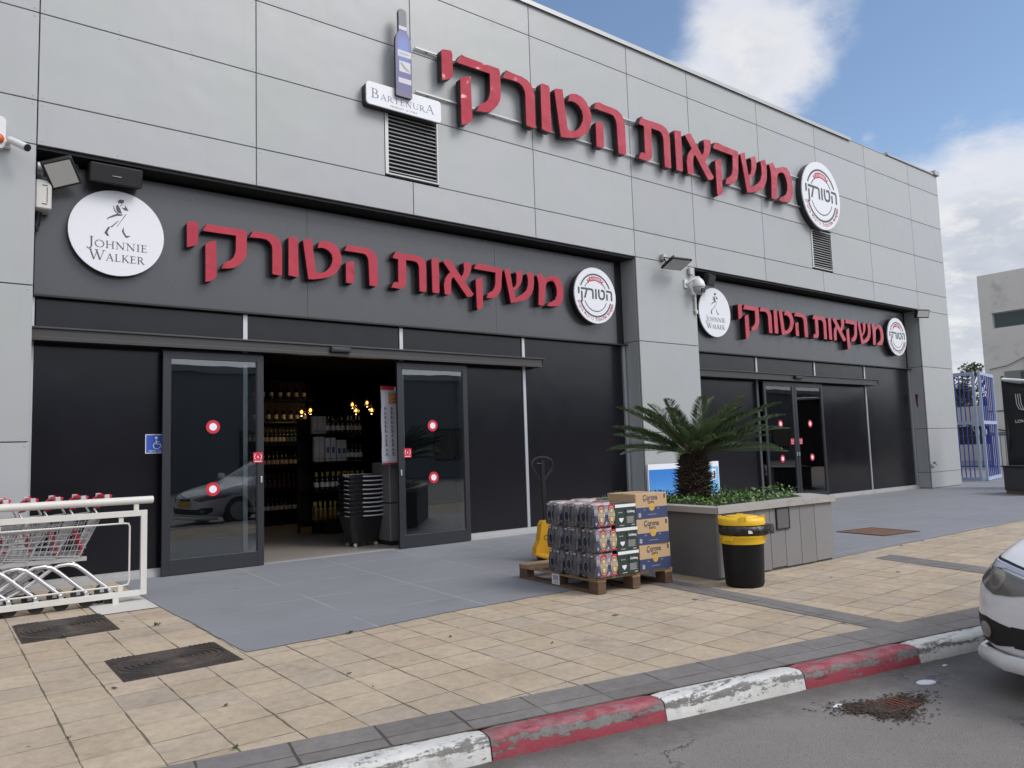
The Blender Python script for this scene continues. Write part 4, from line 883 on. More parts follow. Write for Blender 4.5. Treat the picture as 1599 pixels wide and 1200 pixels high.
# drain in the road with rubbish around it
t = thing('drain_grate', 'rusty drain grate half buried in brown litter by the red kerbstone', 'drain', (4.09, -7.16, -.0995), R(-11)); t.scale = (.62, .48, 1)
b = MB(); b.box(-.19, .19, -.16, .16, 0, .002, 1)
for k in range(7): b.box(-.165+k*.055-.013, -.165+k*.055+.013, -.13, .13, .0021, .009, 0)
b.box(-.20, .20, -.16, -.135, .002, .010, 0); b.box(-.20, .20, .135, .16, .002, .010, 0)
b.build('grate', [rust('red_rust', (.16, .048, .026), (.07, .03, .02), .35), K.black], t)
K.debris = mat('brown_litter', (.055, .038, .028), .9, 0, .4, 30, island=.5)
dr = random.Random(11); b = MB()
for k in range(7500):
    a = dr.random()*2*math.pi; q = abs(dr.gauss(0, .62))*(1+.35*math.sin(3*a+1)); x = .19*math.cos(a)*q-.03; y = .11*math.sin(a)*q
    if abs(x-.03) < .085 and abs(y-.0) < .05 and dr.random() < .9: continue
    s = dr.uniform(.0016, .0055)*(1.7 if dr.random() < .05 else 1); T = Matrix.Translation((4.06+x*1.0, -7.16+y-.19*x, -.0985+dr.random()*.008)) @ Matrix.Rotation(dr.random()*6, 4, 'Z') @ Matrix.Rotation(dr.uniform(-.5, .5), 4, 'X')
    b.box(-s*1.6, s*1.6, -s*.6, s*.6, 0, .002, 0, T)
o = b.build('leaf_litter', K.debris); struct(o, 'stuff')
t = thing('plastic_lid', 'white oval plastic lid lying on the asphalt near the car', 'litter', (4.60, -7.10, -.0985), R(-25)); b = MB(); b.lathe([(.062, 0), (.060, .006), (.05, .009), (.03, .007), (.002, .007)], 20, 0, T=Matrix.Scale(.55, 4, (0, 1, 0))); b.build('lid', K.whitesticker, t, smooth=50)
for (x, y, rz, s, lab) in ((3.86, -6.98, .4, .045, 'scrap of pale paper on the asphalt under the red kerbstone'), (5.02, -7.02, 0, .022, 'small white scrap on the asphalt beside the car bumper')):
    t = thing('paper_scrap', lab, 'litter', (x, y, -.0985), rz); b = MB(); b.prism([(-s, -.3*s), (s, -.4*s), (1.1*s, .2*s), (-.3*s, .5*s)], .0, .003, ax='xy'); b.build('scrap', K.whitesticker, t)
# weeds and leaves on the paving
K.weed = mat('weed_green', (.045, .075, .020), .6, 0, .3, 40, island=.3)
def tuft(x, y, n, s, lab, z=.006):
    t = thing('weed', lab, 'weed', (x, y, z), 0, 'weeds in the paving joints'); b = MB()
    for k in range(n):
        a = dr.random()*6.283; l = s*dr.uniform(.5, 1.2); e = dr.uniform(.25, 1.1)
        d = Vector((math.cos(a)*math.cos(e), math.sin(a)*math.cos(e), math.sin(e))); w = Vector((-math.sin(a), math.cos(a), 0))*l*.16
        o = Vector((dr.uniform(-.5, .5)*s, dr.uniform(-.25, .25)*s, 0))
        b.add([o-w*.3, o+d*l*.5-w, o+d*l, o+d*l*.5+w, o+w*.3], [(0, 1, 2, 3, 4)])
    b.build('leaves', K.weed, t, recalc=False)
tuft(1.31, -1.06, 40, .07, 'green weed under the trolley rail by its foot plate'); tuft(1.50, -2.52, 22, .035, 'small weed in the sandy paving between the two manhole covers')
tuft(.57, -4.96, 14, .018, 'small weed in a joint at the lower left corner of the paving'); tuft(2.52, -3.93, 30, .028, 'weed on the edge of the painted forecourt left of the pallet')
tuft(3.14, -6.50, 22, .026, 'moss and weed in the kerb joint between red and white stones', -.02); tuft(2.03, -5.25, 10, .014, 'thin weed in a paving joint left of the grey band')
tuft(.86, -2.46, 18, .035, 'weed at the edge of the cover beside the trolley rail'); tuft(1.14, -5.64, 20, .02, 'weed in the joint where sandy paving meets the grey band')
K.leaf = mat('dry_leaf', (.09, .05, .028), .8)
for i, (x, y) in enumerate(((2.05, -4.9), (3.0, -4.55), (4.3, -4.9), (1.3, -4.98), (.9, -4.2), (6.9, -5.2), (7.6, -5.5), (9.5, -4.62), (10.1, -4.60), (5.2, -4.95), (3.4, -5.2))):
    b = MB(); s = .018+.012*((i*7) % 5)/5; b.prism([(-s, 0), (-.3*s, .4*s), (s, .1*s), (.2*s, -.4*s)], .006, .010, ax='xy')
    o = b.build('dry_leaf', K.leaf); o.location = (x, y, 0); o.rotation_euler = (0, 0, i*1.3); tag(o, 'dark dry leaf lying on the sandy paving', 'leaf', 'dry leaves on the paving')

# ================================================================== PLANTER, PALM, BIN
K.plantergrey = mat('grey_painted_planks', (.195, .188, .190), .6, 0, .10, 3, .25, 25, island=.10, dirt=(.22, .21, .20), dirt_sheen_amt=.20, dirt_sheen_s=2.2)
K.planterside = mat('dark_grey_render', (.125, .124, .132), .62, 0, .10, 2.5, .2, 30)
K.coping = mat('weathered_coping', (.33, .31, .29), .7, 0, .15, 4, .4, 40, island=.05, dirt=(.10, .095, .085), dirt_sheen_amt=.3, dirt_sheen_s=5)
PP = [(6.09, -4.54), (8.03, -4.60), (8.33, -4.10), (7.05, -2.35), (6.28, -2.30)]
t = thing('planter', 'grey planked planter with a stone coping in front of the pillar', 'planter', (7.1, -3.6, 0))
ox, oy = 7.1, -3.6
b = MB(); b.prism([(x-ox, y-oy) for x, y in [(PP[0][0]+.012, PP[0][1]+.03), (PP[1][0]-.012, PP[1][1]+.03), PP[2], PP[3], PP[4]]], .002, .64, ax='xy'); b.build('wall', K.planterside, t)
b = MB(); L = Vector((1.94, -.06, 0)); u = L.normalized(); nn = Vector((u.y, -u.x, 0)); xs = [0, .27, .57, .81, 1.06, 1.33, 1.60, 1.94]
for a, c in zip(xs[:-1], xs[1:]):
    q0 = Vector((PP[0][0]-ox, PP[0][1]-oy, 0))+u*(a+.003); q1 = Vector((PP[0][0]-ox, PP[0][1]-oy, 0))+u*(c-.003); dz = .006*dr.random()
    b.prism([(q0.x, q0.y), (q1.x, q1.y), (q1.x-nn.x*.03, q1.y-nn.y*.03), (q0.x-nn.x*.03, q0.y-nn.y*.03)], .02+dz*2, .636, ax='xy')
b.build('planks', K.plantergrey, t, bevel=.003)
b = MB(); q0 = Vector((PP[0][0]-ox, PP[0][1]-oy, 0))+u*.92; T = Matrix.Translation((q0.x, q0.y, .42)) @ Matrix.Rotation(math.atan2(u.y, u.x), 4, 'Z')
b.box(0, .20, -.012, -.001, 0, .20, 0, T); b.build('access_flap', mat('flap_grey', (.10, .098, .102), .5), t, bevel=.002)
b = MB(); b.box(-.012, 0, -.016, -.001, -.012, .212, 0, T); b.box(.2, .212, -.016, -.001, -.012, .212, 0, T); b.box(0, .2, -.016, -.001, .2, .212, 0, T); b.box(0, .2, -.016, -.001, -.012, 0, 0, T); b.build('flap_frame', K.frame, t)
cx = sum(p[0] for p in PP)/5; cy = sum(p[1] for p in PP)/5
def off(p, d):
    v = Vector((p[0]-cx, p[1]-cy)); return (p[0]+v.normalized().x*d-ox, p[1]+v.normalized().y*d-oy)
OUT = [off(p, .05) for p in PP]; INN = [off(p, -.20 if i != 1 else -.30) for i, p in enumerate(PP)]
for i in range(5):
    j = (i+1) % 5; b = MB(); g = .0015
    lerp = lambda a, c, k: (a[0]+(c[0]-a[0])*k, a[1]+(c[1]-a[1])*k)
    b.prism([lerp(OUT[i], OUT[j], g), lerp(OUT[i], OUT[j], 1-g), lerp(INN[i], INN[j], 1-g), lerp(INN[i], INN[j], g)], .6405, .70, ax='xy'); b.build('coping', K.coping, t, bevel=.005)
b = MB(); b.prism([(p[0], p[1]) for p in INN], .60, .662, ax='xy'); b.build('soil', mat('soil', (.045, .032, .022), .95, 0, .4, 12, .8, 30), t)

# ground plants in the planter
K.herb = mat('herb_green', (.075, .155, .030), .5, 0, .25, 30, island=.35)
pr_ = random.Random(5); b = MB()
def inpoly(x, y, P):
    c = False
    for i in range(len(P)):
        (x1, y1), (x2, y2) = P[i], P[i-1]
        if (y1 > y) != (y2 > y) and x < (x2-x1)*(y-y1)/(y2-y1)+x1: c = not c
    return c
IW = [(p[0]*.96+ox, p[1]*.96+oy) for p in INN]; cnt = 0
while cnt < 3400:
    x = pr_.uniform(6.1, 8.4); y = pr_.uniform(-4.6, -2.2)
    if not inpoly(x, y, IW): continue
    dens = mnoise.noise(Vector((x*2.3, y*2.3, 1.0)))*.5+.55+(.35 if x > 6.9 and y < -3.6 else 0)
    if pr_.random() > dens: continue
    cnt += 1
    h = .03+.10*max(0, mnoise.noise(Vector((x*4, y*4, 5)))+.5)*pr_.random()*(1.5 if 7.1 < x < 8.0 else .9)
    a = pr_.random()*6.283; e = pr_.uniform(-.2, 1.2); l = pr_.uniform(.02, .045)
    o = Vector((x, y, .655+h)); d = Vector((math.cos(a)*math.cos(e), math.sin(a)*math.cos(e), math.sin(e)))*l; w = Vector((-math.sin(a), math.cos(a), 0))*l*.38
    b.add([o, o+d*.5-w, o+d, o+d*.5+w], [(0, 1, 2, 3)])
o = b.build('ground_cover', K.herb, recalc=False); struct(o, 'stuff')

# cycad
K.frond = mat('cycad_green', (.050, .085, .030), .34, 0, .25, 6, island=.30, spec=.5)
K.bark = mat('cycad_leaf_bases', (.055, .036, .026), .9, 0, .4, 18, .4, 40, island=.45)
t = thing('cycad_palm', 'cycad palm with a shaggy dark trunk growing in the planter', 'palm', (7.16, -3.40, .655))
b = MB(); b.lathe([(.15, -.02), (.165, .1), (.165, .25), (.15, .42), (.12, .54), (.05, .60)], 14)
cr = random.Random(21)
for k in range(620):
    z = .02+.56*(k/620); a = k*2.39996; r0 = .155-.03*max(0, z-.3)/.3; l = cr.uniform(.07, .14)*(1.0 if z < .35 else .75)
    e = cr.uniform(-.55, .45)+z*.9; o = Vector((math.cos(a)*r0*.93, math.sin(a)*r0*.93, z)); d = Vector((math.cos(a)*math.cos(e), math.sin(a)*math.cos(e), math.sin(e)))*l
    w = Vector((-math.sin(a), math.cos(a), 0))*.017; up = Vector((0, 0, .010))
    b.add([o-w-up, o+w-up, o+w*.8+up, o-w*.8+up, o+d-w*.25, o+d+w*.25], [(0, 1, 5, 4), (1, 2, 5), (2, 3, 4, 5), (3, 0, 4)])
b.build('trunk', K.bark, t)
b = MB(); nf = 48
for k in range(nf):
    q = k/nf; a = k*2.39996+cr.uniform(-.25, .25)
    e0 = R(58)-q**.8*R(54)+cr.uniform(-.10, .10); Lf = cr.uniform(.86, 1.14)*(.72+.28*min(1, q*2.6)); droop = cr.uniform(.06, .34)+.25*(1-q)
    p = Vector((math.cos(a)*.05, math.sin(a)*.05, .55+.05*(1-q))); pts = []; n = 44; e = e0; az = a; tw = cr.uniform(-.3, .3)
    for i in range(n+1):
        pts.append(p.copy()); e -= droop/n*(.3+1.4*i/n); az += tw/n
        p = p + Vector((math.cos(az)*math.cos(e), math.sin(az)*math.cos(e), math.sin(e)))*(Lf/n)
    b.tube(pts[::4], .006, 4, 1, radii=[.008*(1-.8*i/(len(pts[::4])-1)) for i in range(len(pts[::4]))])
    for i in range(6, n+1):
        tan = (pts[i]-pts[i-1]).normalized(); side = tan.cross(Vector((0, 0, 1)))
        if side.length < .05: side = Vector((-math.sin(a), math.cos(a), 0))
        side.normalize(); up = side.cross(tan); u_ = i/n
        ll = .165*math.sin(math.pi*min(1, .16+.80*u_))**.6*(1.0 if u_ < .92 else (1-u_)*7+.45)
        for sg in (1, -1):
            for half in (0, .5):
                if cr.random() < .04: continue
                o = pts[i]-tan*(Lf/n)*half; j = cr.uniform(-.10, .10)
                d = (side*sg*(.72+j)+tan*(.70-j*.5)+up*(.50+cr.uniform(-.12, .12))).normalized()*ll*cr.uniform(.85, 1.08); w = tan*.0034
                mid = o+d*.55+Vector((0, 0, .004)); tip = o+d+Vector((0, 0, -.012))
                b.add([o-w*.7, o+w*.7, mid+w, tip, mid-w], [(0, 1, 2, 3, 4)], 0)
b.build('crown', [K.frond, mat('frond_rib', (.09, .10, .035), .5)], t, recalc=False)

# bin
K.yellow = mat('yellow_plastic', (.72, .44, .015), .42, 0, .05, 6, dirt=(.45, .27, .03), dirt_sheen_amt=.2, dirt_sheen_s=8)
K.binblack = mat('bin_black_plastic', (.004, .004, .005), .5, 0, .2, 8, .08, 30, .3)
t = thing('litter_bin', 'black litter bin with a yellow lid and a black bag hanging out', 'bin', (6.05, -4.84, .001)); t.scale = (.95, .95, .94)
b = MB(); b.lathe([(.165, 0), (.175, .008), (.185, .03), (.192, .2), (.2, .445), (.2, .46)], 40, 0); b.lathe([(.196, .461), (.196, .56), (.194, .565)], 40); b.build('body', K.binblack, t, smooth=40)
b = MB(); b.lathe([(.2005, .415), (.212, .418), (.214, .43), (.214, .475), (.219, .482), (.219, .497), (.207, .499)], 40); b.box(-.238, -.205, -.05, .05, .455, .492); b.box(.19, .228, -.12, -.05, .44, .485); b.build('collar', K.yellow, t, smooth=40)
b = MB(); b.lathe([(.205, .598), (.222, .599), (.224, .61), (.219, .645), (.212, .660), (.195, .668), (.15, .672), (.145, .680), (.08, .688), (.002, .690)], 40)
for a in (40, 130, 220, 310): b.box(.185, .222, -.03, .03, .64, .684, 0, Matrix.Rotation(R(a), 4, 'Z'))
b.build('lid', K.yellow, t, smooth=40)
b = MB(); rings = []; bn = 72
for r0, z, amp, sag in ((.208, .600, .004, 0), (.222, .588, .010, .0), (.226, .56, .016, .01), (.222, .53, .018, .02), (.208, .505, .010, .0)):
    ring = []
    for j in range(bn):
        a = 2*math.pi*j/bn; w = mnoise.noise(Vector((math.cos(a)*4, math.sin(a)*4, z*14)))*amp*1.3+math.sin(a*19+z*40)*amp*.25
        pul = max(0, math.cos(a-R(-38)))**3.5*.085*(1 if z < .595 else .1); sg = -max(0, math.cos(a-R(-38)))**3*sag*1.2
        ring.append(Vector(((r0+w+pul)*math.cos(a), (r0+w+pul)*math.sin(a), z+sg+mnoise.noise(Vector((a*3, z, 2)))*.006)))
    rings.append(ring)
b.loft(rings, 0); b.build('bag', mat('black_bin_bag', (.010, .010, .012), .28, 0, .1, 10, .8, 38, .6), t, smooth=60)
b = MB(); b.box(-.02, .02, -.002, .0, 0, .03, 0, Matrix.Translation((-.125, -.186, .525)) @ Matrix.Rotation(R(-34), 4, 'Z')); b.build('tag', K.whitesticker, t)

# advertising board
t = thing('advertising_board', 'blue and white advertising board standing against the pillar behind the palm', 'board', (10.9, -.06, .006))
b = MB(); b.box(-.93, 1.02, -.04, .0, 0, 1.0, 0); b.build('panel', K.whitesticker, t)
def blue_print():
    m = bpy.data.materials.new('blue_print'); m.use_nodes = True; tt = m.node_tree; bb = tt.nodes['Principled BSDF']
    tc = N(tt, 'ShaderNodeTexCoord'); sp = N(tt, 'ShaderNodeSeparateXYZ'); Lk(tt, tc.outputs['Object'], sp.inputs[0])
    c = MIXC(tt, SMOOTH(tt, sp.outputs[2], .2, .9), (.12, .33, .66), (.03, .19, .55)); c = MIXC(tt, SMOOTH(tt, sp.outputs[0], .2, .5), c, (.17, .45, .74))
    Lk(tt, c, bb.inputs['Base Color']); bb.inputs['Roughness'].default_value = .35; return m
b = MB(); b.box(-.915, 1.0, -.043, -.0405, .02, .905); b.build('print', blue_print(), t)
b = MB()
for z in (.62, .42): b.lathe([(.11, 0), (.11, .001), (.0, .0011)], 24, 0, T=Matrix.Translation((.62, -.0432, z)) @ Matrix.Rotation(R(90), 4, 'X') @ Matrix.Scale(1.3, 4, (0, 1, 0)))
b.box(.80, .93, -.0445, -.0434, .66, .86); b.build('figure', K.whitesticker, t)
b = MB(); b.prism([(.84, .68), (.90, .67), (.91, .78), (.885, .83), (.86, .80)], -.0452, -.0446); b.build('picture', K.ink, t)
# ================================================================== PALLET WITH BEER
K.wood = mat('pallet_wood', (.30, .20, .12), .75, 0, .28, 5, .4, 40, island=.22, dirt=(.12, .075, .045), dirt_sheen_amt=.35, dirt_sheen_s=5)
K.wood2 = mat('dark_pallet_wood', (.13, .075, .048), .8, 0, .30, 6, .4, 40, island=.2, dirt=(.06, .036, .026), dirt_sheen_amt=.35, dirt_sheen_s=5)
PRZ = R(-4.0); PX, PY = 4.80, -4.19
t = thing('pallet', 'weathered wooden pallet loaded with beer on the painted forecourt', 'pallet', (PX, PY, .006), PRZ)
PW, PD = .93, 1.27
b = MB()
for k in range(5):
    y = k*(PD-.145)/4
    b.box(0, PW, y, y+.145, .122, .144)
b.build('deck', K.wood, t, bevel=.003)
b = MB()
for x in (0, PW/2-.05, PW-.10): b.box(x+.002, x+.098, 0.002, PD-.002, .100, .1215)
b.build('stringer_board', K.wood, t, bevel=.002)
for x in (0, PW/2-.05, PW-.10):
    for y in (0.0, PD/2-.07, PD-.14):
        b = MB(); b.box(x+.003, x+.097, y+.003, y+.138, .0222, .0995); b.build('block', K.wood2, t, bevel=.003)
b = MB()
for x in (0, PW/2-.05, PW-.10): b.box(x+.001, x+.099, .001, PD-.001, 0, .0218)
b.build('runner', K.wood2, t, bevel=.002)
b = MB(); b.box(-.003, -.0005, PD/2-.06, PD/2+.06, .012, .112, 0); b.build('label', [K.whitesticker], t)
b = MB()
for i in range(9): b.box(-.0038, -.0031, PD/2-.045+i*.010, PD/2-.045+i*.010+.003+.003*(i % 2), .05, .098)
for i in range(3): b.box(-.0038, -.0031, PD/2-.045, PD/2+.04, .02+i*.009, .023+i*.009)
b.build('barcode', K.ink, t)
PM = Matrix.Translation((PX, PY, .006)) @ Matrix.Rotation(PRZ, 4, 'Z')
def on_pallet(x, y, z): return tuple(PM @ Vector((x, y, z)))

# shrink-wrapped packs: facing -y shows the printed labels, facing -x shows the dark bottle ends with a torn hole
K.wrapdark = mat('dark_printed_wrap', (.055, .056, .068), .2, 0, .45, 14, .6, 26, .6, dirt=(.36, .35, .38), dirt_sheen_amt=.40, dirt_sheen_s=14)  # pale blotches in the wrap colours paint the film's silvery sheen
K.wrapnavy = mat('navy_printed_wrap', (.045, .050, .11), .22, 0, .3, 14, .35, 26, .6, dirt=(.34, .32, .40), dirt_sheen_amt=.34, dirt_sheen_s=12)
K.wrapred = mat('red_printed_wrap', (.42, .045, .06), .25, 0, .2, 14, .3, 26, .6, dirt=(.55, .35, .36), dirt_sheen_amt=.25, dirt_sheen_s=12)
K.gold = mat('gold_print', (.48, .30, .095), .35, 0, .15, 20)
K.cream = mat('cream_print', (.60, .53, .42), .4)
K.cap = mat('clear_wrap_top', (.36, .30, .28), .28, 0, .3, 20, .5, 30, .6, dirt=(.60, .56, .54), dirt_sheen_amt=.35, dirt_sheen_s=14)
def build_pack():
    t = thing('beer_pack', '', 'beer pack')
    w, d, h = .252, .236, .222
    def oct_(i, z, jig=0):
        c = .035; X0, X1, Y0, Y1 = i, w-i, i, d-i; P = []
        base = [(X0+c, Y0), (X0+w*.25, Y0-.006), (w*.5, Y0+.012), (X0+w*.75, Y0-.006), (X1-c, Y0), (X1, Y0+c), (X1+.004, d*.25), (X1-.008, d*.5), (X1+.004, d*.75), (X1, Y1-c), (X1-c, Y1), (w*.75, Y1), (w*.5, Y1-.01), (w*.25, Y1), (X0+c, Y1), (X0, Y1-c), (X0-.004, d*.75), (X0+.012, d*.5), (X0-.004, d*.25), (X0, Y0+c)]
        return [Vector((x, y, z)) for x, y in base]
    b = MB(); b.loft([oct_(.006, 0), oct_(0, .01), oct_(0, .125), oct_(.010, .17), oct_(.020, .200)], 0, True, False)
    b.loft([oct_(.020, .2001), oct_(.026, .213), oct_(.06, .220)], 1, False, True)
    wrap = b.build('wrap', [K.wrapdark, K.cap], t, smooth=60)
    # end with bottle shapes seen through the film
    b = MB()
    for y in (d*.27, d*.73):
        b.tube([(.030, y, .015), (.030, y, .11), (.026, y, .15), (.018, y, .185), (.018, y, .205)], .03, 10, 0, radii=[.044, .044, .036, .02, .019])
        b.lathe([(.019, 0), (.02, .014), (.015, .016)], 10, 1, c=(.016, y, .186))
    b.build('bottles', [mat_once('brown_bottle_glass'), K.alu], t, smooth=50)
    b = MB(); P = [(.5*d+.032*math.cos(2*math.pi*k/14)*(1+.15*math.sin(3*k)), .095+.046*math.sin(2*math.pi*k/14)) for k in range(14)]
    b.prism(P, -.0175, -.0165, ax='yz'); b.build('torn_hole', K.black, t)
    b = MB(); b.tube([(-.0168, p[0], p[1]) for p in P+P[:1]], .0022, 4); b.build('torn_edge', K.wrapdark2, t, smooth=60)
    # printed long side
    for k in range(2):
        x0 = .006+k*.120; b = MB()
        def pt(u, z, y=-.0095): return (x0+u, y, z)
        cols = ((0, .045, .012, .11, 0), (.045, .118, .012, .03, 1), (.045, .118, .165, .20, 1), (.0, .045, .11, .20, 2))
        for u0, u1, z0, z1, mi in cols: b.box(x0+u0, x0+u1, -.0085, -.0075, z0, z1, mi)
        b.build('print', [K.wrapnavy, K.wrapred, K.wrapdark2], t)
        b = MB(); cx_ = x0+.083
        b.lathe([(.040, 0), (.040, .0012), (.0, .0013)], 26, 0, T=Matrix.Translation((cx_, -.0090, .105)) @ Matrix.Rotation(R(90), 4, 'X') @ Matrix.Scale(1.95, 4, (0, 1, 0)))
        b.lathe([(.036, 0), (.036, .0006), (.0, .0007)], 26, 1, T=Matrix.Translation((cx_, -.0104, .105)) @ Matrix.Rotation(R(90), 4, 'X') @ Matrix.Scale(1.98, 4, (0, 1, 0)))
        b.lathe([(.032, 0), (.032, .0005), (.0, .0006)], 26, 2, T=Matrix.Translation((cx_, -.0112, .105)) @ Matrix.Rotation(R(90), 4, 'X') @ Matrix.Scale(1.95, 4, (0, 1, 0)))
        b.box(cx_-.036, cx_+.036, -.0126, -.0120, .095, .123, 0); b.box(cx_-.036, cx_+.036, -.0126, -.0120, .092, .0945, 1); b.box(cx_-.036, cx_+.036, -.0126, -.0120, .1235, .126, 1)
        for i in range(6): b.box(cx_-.030+i*.0102, cx_-.030+i*.0102+.0035, -.0131, -.0127, .099, .119, 1); b.box(cx_-.030+i*.0102+.0036, cx_-.030+i*.0102+.0075, -.0131, -.0127, .099+.007*(i % 3), .103+.007*(i % 3), 1)
        b.prism([(cx_-.006, .05), (cx_-.012, .085), (cx_-.004, .082), (cx_, .088), (cx_+.004, .082), (cx_+.012, .085), (cx_+.006, .05)], -.0120, -.0116, 3)
        b.lathe([(.012, 0), (.012, .0003), (0, .0004)], 14, 3, T=Matrix.Translation((cx_, -.0118, .147)) @ Matrix.Rotation(R(90), 4, 'X'))
        b.build('label', [K.cream, K.ink, K.gold, K.cream], t)
        b = MB(); b.prism([(x0+.008, .045), (x0+.034, .045), (x0+.028, .03), (x0+.021, .02), (x0+.014, .03)], -.0092, -.0086); b.box(x0+.004, x0+.038, -.0092, -.0086, .135, .165); b.build('shield', K.cap, t)
    return t
K.wrapdark2 = mat('grey_lilac_wrap', (.23, .22, .30), .25, 0, .4, 16, .3, 26, .6)
_mo = {}
def mat_once(n):
    if n not in _mo: _mo[n] = mat(n, (.042, .041, .050), .16, 0, .4, 14, .5, 24, .6, dirt=(.24, .235, .26), dirt_sheen_amt=.26, dirt_sheen_s=16)  # pale blotches paint the sheen of the film over the bottles
    return _mo[n]
pk0 = build_pack(); pk0['group'] = 'shrink wrapped beer packs on the pallet'
lev = ['bottom', 'middle', 'top']; rowl = ['front corner', 'second', 'rear']
pj = random.Random(9)
i = 0
for k in range(3):
    for r_ in range(3):
        o = pk0 if i == 0 else dup(pk0); i += 1
        p = on_pallet(-.048+pj.uniform(-.006, .010)-.008*r_, -.03+r_*.247+pj.uniform(-.004, .004), .1445+k*.2225)
        o.location = p; o.rotation_euler = (0, 0, PRZ+R(pj.uniform(-2.0, 2.0)))
        o['label'] = f'shrink wrapped beer pack, {lev[k]} layer, {rowl[r_]} in its row from the kerb side'
for k in range(3):
    o = dup(pk0); o.location = on_pallet(.225, .50, .1445+k*.2225+(.0 if k < 2 else 0)); o.rotation_euler = (0, 0, PRZ); o['label'] = f'shrink wrapped beer pack, {lev[k]} layer, behind the green cartons'

def carton(name, label, cols, w, d, h, front, group):
    t = thing(name, label, 'carton', (0, 0, 0), 0, group)
    b = MB(); b.box(0, w, 0, d, 0, h, 0); bx = b.build('box', cols[0], t, bevel=.004)
    b = MB(); b.box(.002, w-.002, d*.5-.025, d*.5+.025, h+.0003, h+.0012); b.build('tape', cols[1], t)
    front(t, w, d, h); return t
K.card = mat('brown_cardboard', (.46, .315, .185), .8, 0, .06, 4, .1, 60)
K.cardnavy = mat('navy_print', (.035, .050, .125), .6, 0, .08, 6)
K.cardyellow = mat('yellow_print', (.55, .36, .06), .55)
K.tape = mat('brown_tape', (.34, .23, .13), .3)
K.green = mat('dark_green_carton', (.022, .038, .030), .55, 0, .15, 6)
def corona_front(t, w, d, h):
    b = MB(); b.box(.001, w-.001, -.0012, -.0005, .004, h*.46, 0); b.box(-.0012, -.0005, .001, d-.001, .004, h*.46, 0); b.build('blue_band', K.cardnavy, t)
    b = MB(); b.lathe([(.036, 0), (.036, .0008), (0, .0009)], 26, 0, T=Matrix.Translation((w*.5, -.0014, h*.46)) @ Matrix.Rotation(R(90), 4, 'X')); b.build('emblem', K.cardyellow, t)
    b = MB(); b.prism([(w*.5-.02, h*.46-.01), (w*.5-.012, h*.46+.012), (w*.5-.005, h*.46+.004), (w*.5, h*.46+.018), (w*.5+.005, h*.46+.004), (w*.5+.012, h*.46+.012), (w*.5+.02, h*.46-.01)], -.0030, -.0024); b.build('crown', K.gold, t)
    b = MB(); b.text('Corona', FACE(w*.46, -.0012, h*.83), 0, .070, bold=.022, sx=.86); b.text('Extra', FACE(w*.48, -.0012, h*.66), 0, .048, bold=.018, sx=.8)
    b.tube([(w*.25, -.001, h*.80), (w*.235, -.001, h*.74), (w*.26, -.001, h*.70), (w*.33, -.001, h*.70)], .003, 4, 0, ry=.2); b.box(w*.9, w*.95, -.0015, -.0006, h*.78, h*.95, 0); b.build('lettering', K.ink, t)
    b = MB(); b.box(w*.07, w*.15, -.0022, -.0014, .02, .06); b.box(w*.36, w*.64, -.0022, -.0014, .038, .042); b.box(w*.24, w*.29, -.0022, -.0014, h*.35, h*.38); b.box(w*.68, w*.73, -.0022, -.0014, h*.37, h*.40); b.build('small_print', mat_once2('grey_print'), t)
def mat_once2(n):
    if n not in _mo: _mo[n] = mat(n, (.34, .32, .33), .6)
    return _mo[n]
def green_front(t, w, d, h):
    b = MB(); b.box(.004, w-.001, -.0012, -.0004, h-.030, h-.002, 0); b.build('white_flap', K.whitesticker, t)
    b = MB(); b.text('Carlsberg', FACE(w*.75, -.0012, h*.66), 0, .030, bold=.03, sx=.8); b.text('Danish Pilsner', FACE(w*.25, -.0012, h*.64), 0, .014, sx=.7)
    b.prism([(w*.18, h*.40), (w*.40, h*.40), (w*.37, h*.29), (w*.29, h*.20), (w*.21, h*.29)], -.0012, -.0004)
    b.build('lettering', K.whitesticker, t)
    b = MB()
    for k in range(7): b.box(w*.55, w*.90-.006*(k % 3), -.0012, -.0004, h*.42-k*h*.042, h*.42-k*h*.042+h*.022)
    b.box(w*.2, w*.42, -.0012, -.0004, h*.06, h*.10); b.box(w*.76, w*.92, -.0012, -.0004, h*.05, h*.10)
    b.build('small_print', mat_once2('grey_print'), t)
    b = MB(); b.box(w*.44, w*.54, -.0014, -.0005, h*.66, h*.78); b.box(w*.46, w*.56, -.0014, -.0005, h*.48, h*.58); b.build('hand_slot', K.black, t)
co = carton('carton', 'bottom of three brown and navy beer cartons on the right side of the pallet', (K.card, K.tape), .405, .40, .238, corona_front, 'brown and navy beer cartons')
gr = carton('carton', 'bottom of three dark green beer cartons on the pallet', (K.green, K.tape), .262, .40, .212, green_front, 'dark green beer cartons')
for k, (dx_, dy_) in enumerate(((.015, 0), (-.004, .003), (.0, .006))):
    o = co if k == 0 else dup(co); o.location = on_pallet(.482+dx_, -.02+dy_, .1448+k*.2395); o.rotation_euler = (0, 0, PRZ+R((1.2, -1.0, .4)[k]))
    o['label'] = lev[k]+' of three brown and navy beer cartons on the right side of the pallet'
    o = gr if k == 0 else dup(gr); o.location = on_pallet(.212+dx_*.5, -.03+dy_, .1448+k*.2135); o.rotation_euler = (0, 0, PRZ+R((.6, -1.4, .8)[k]))
    o['label'] = lev[k]+' of three dark green beer cartons on the pallet'

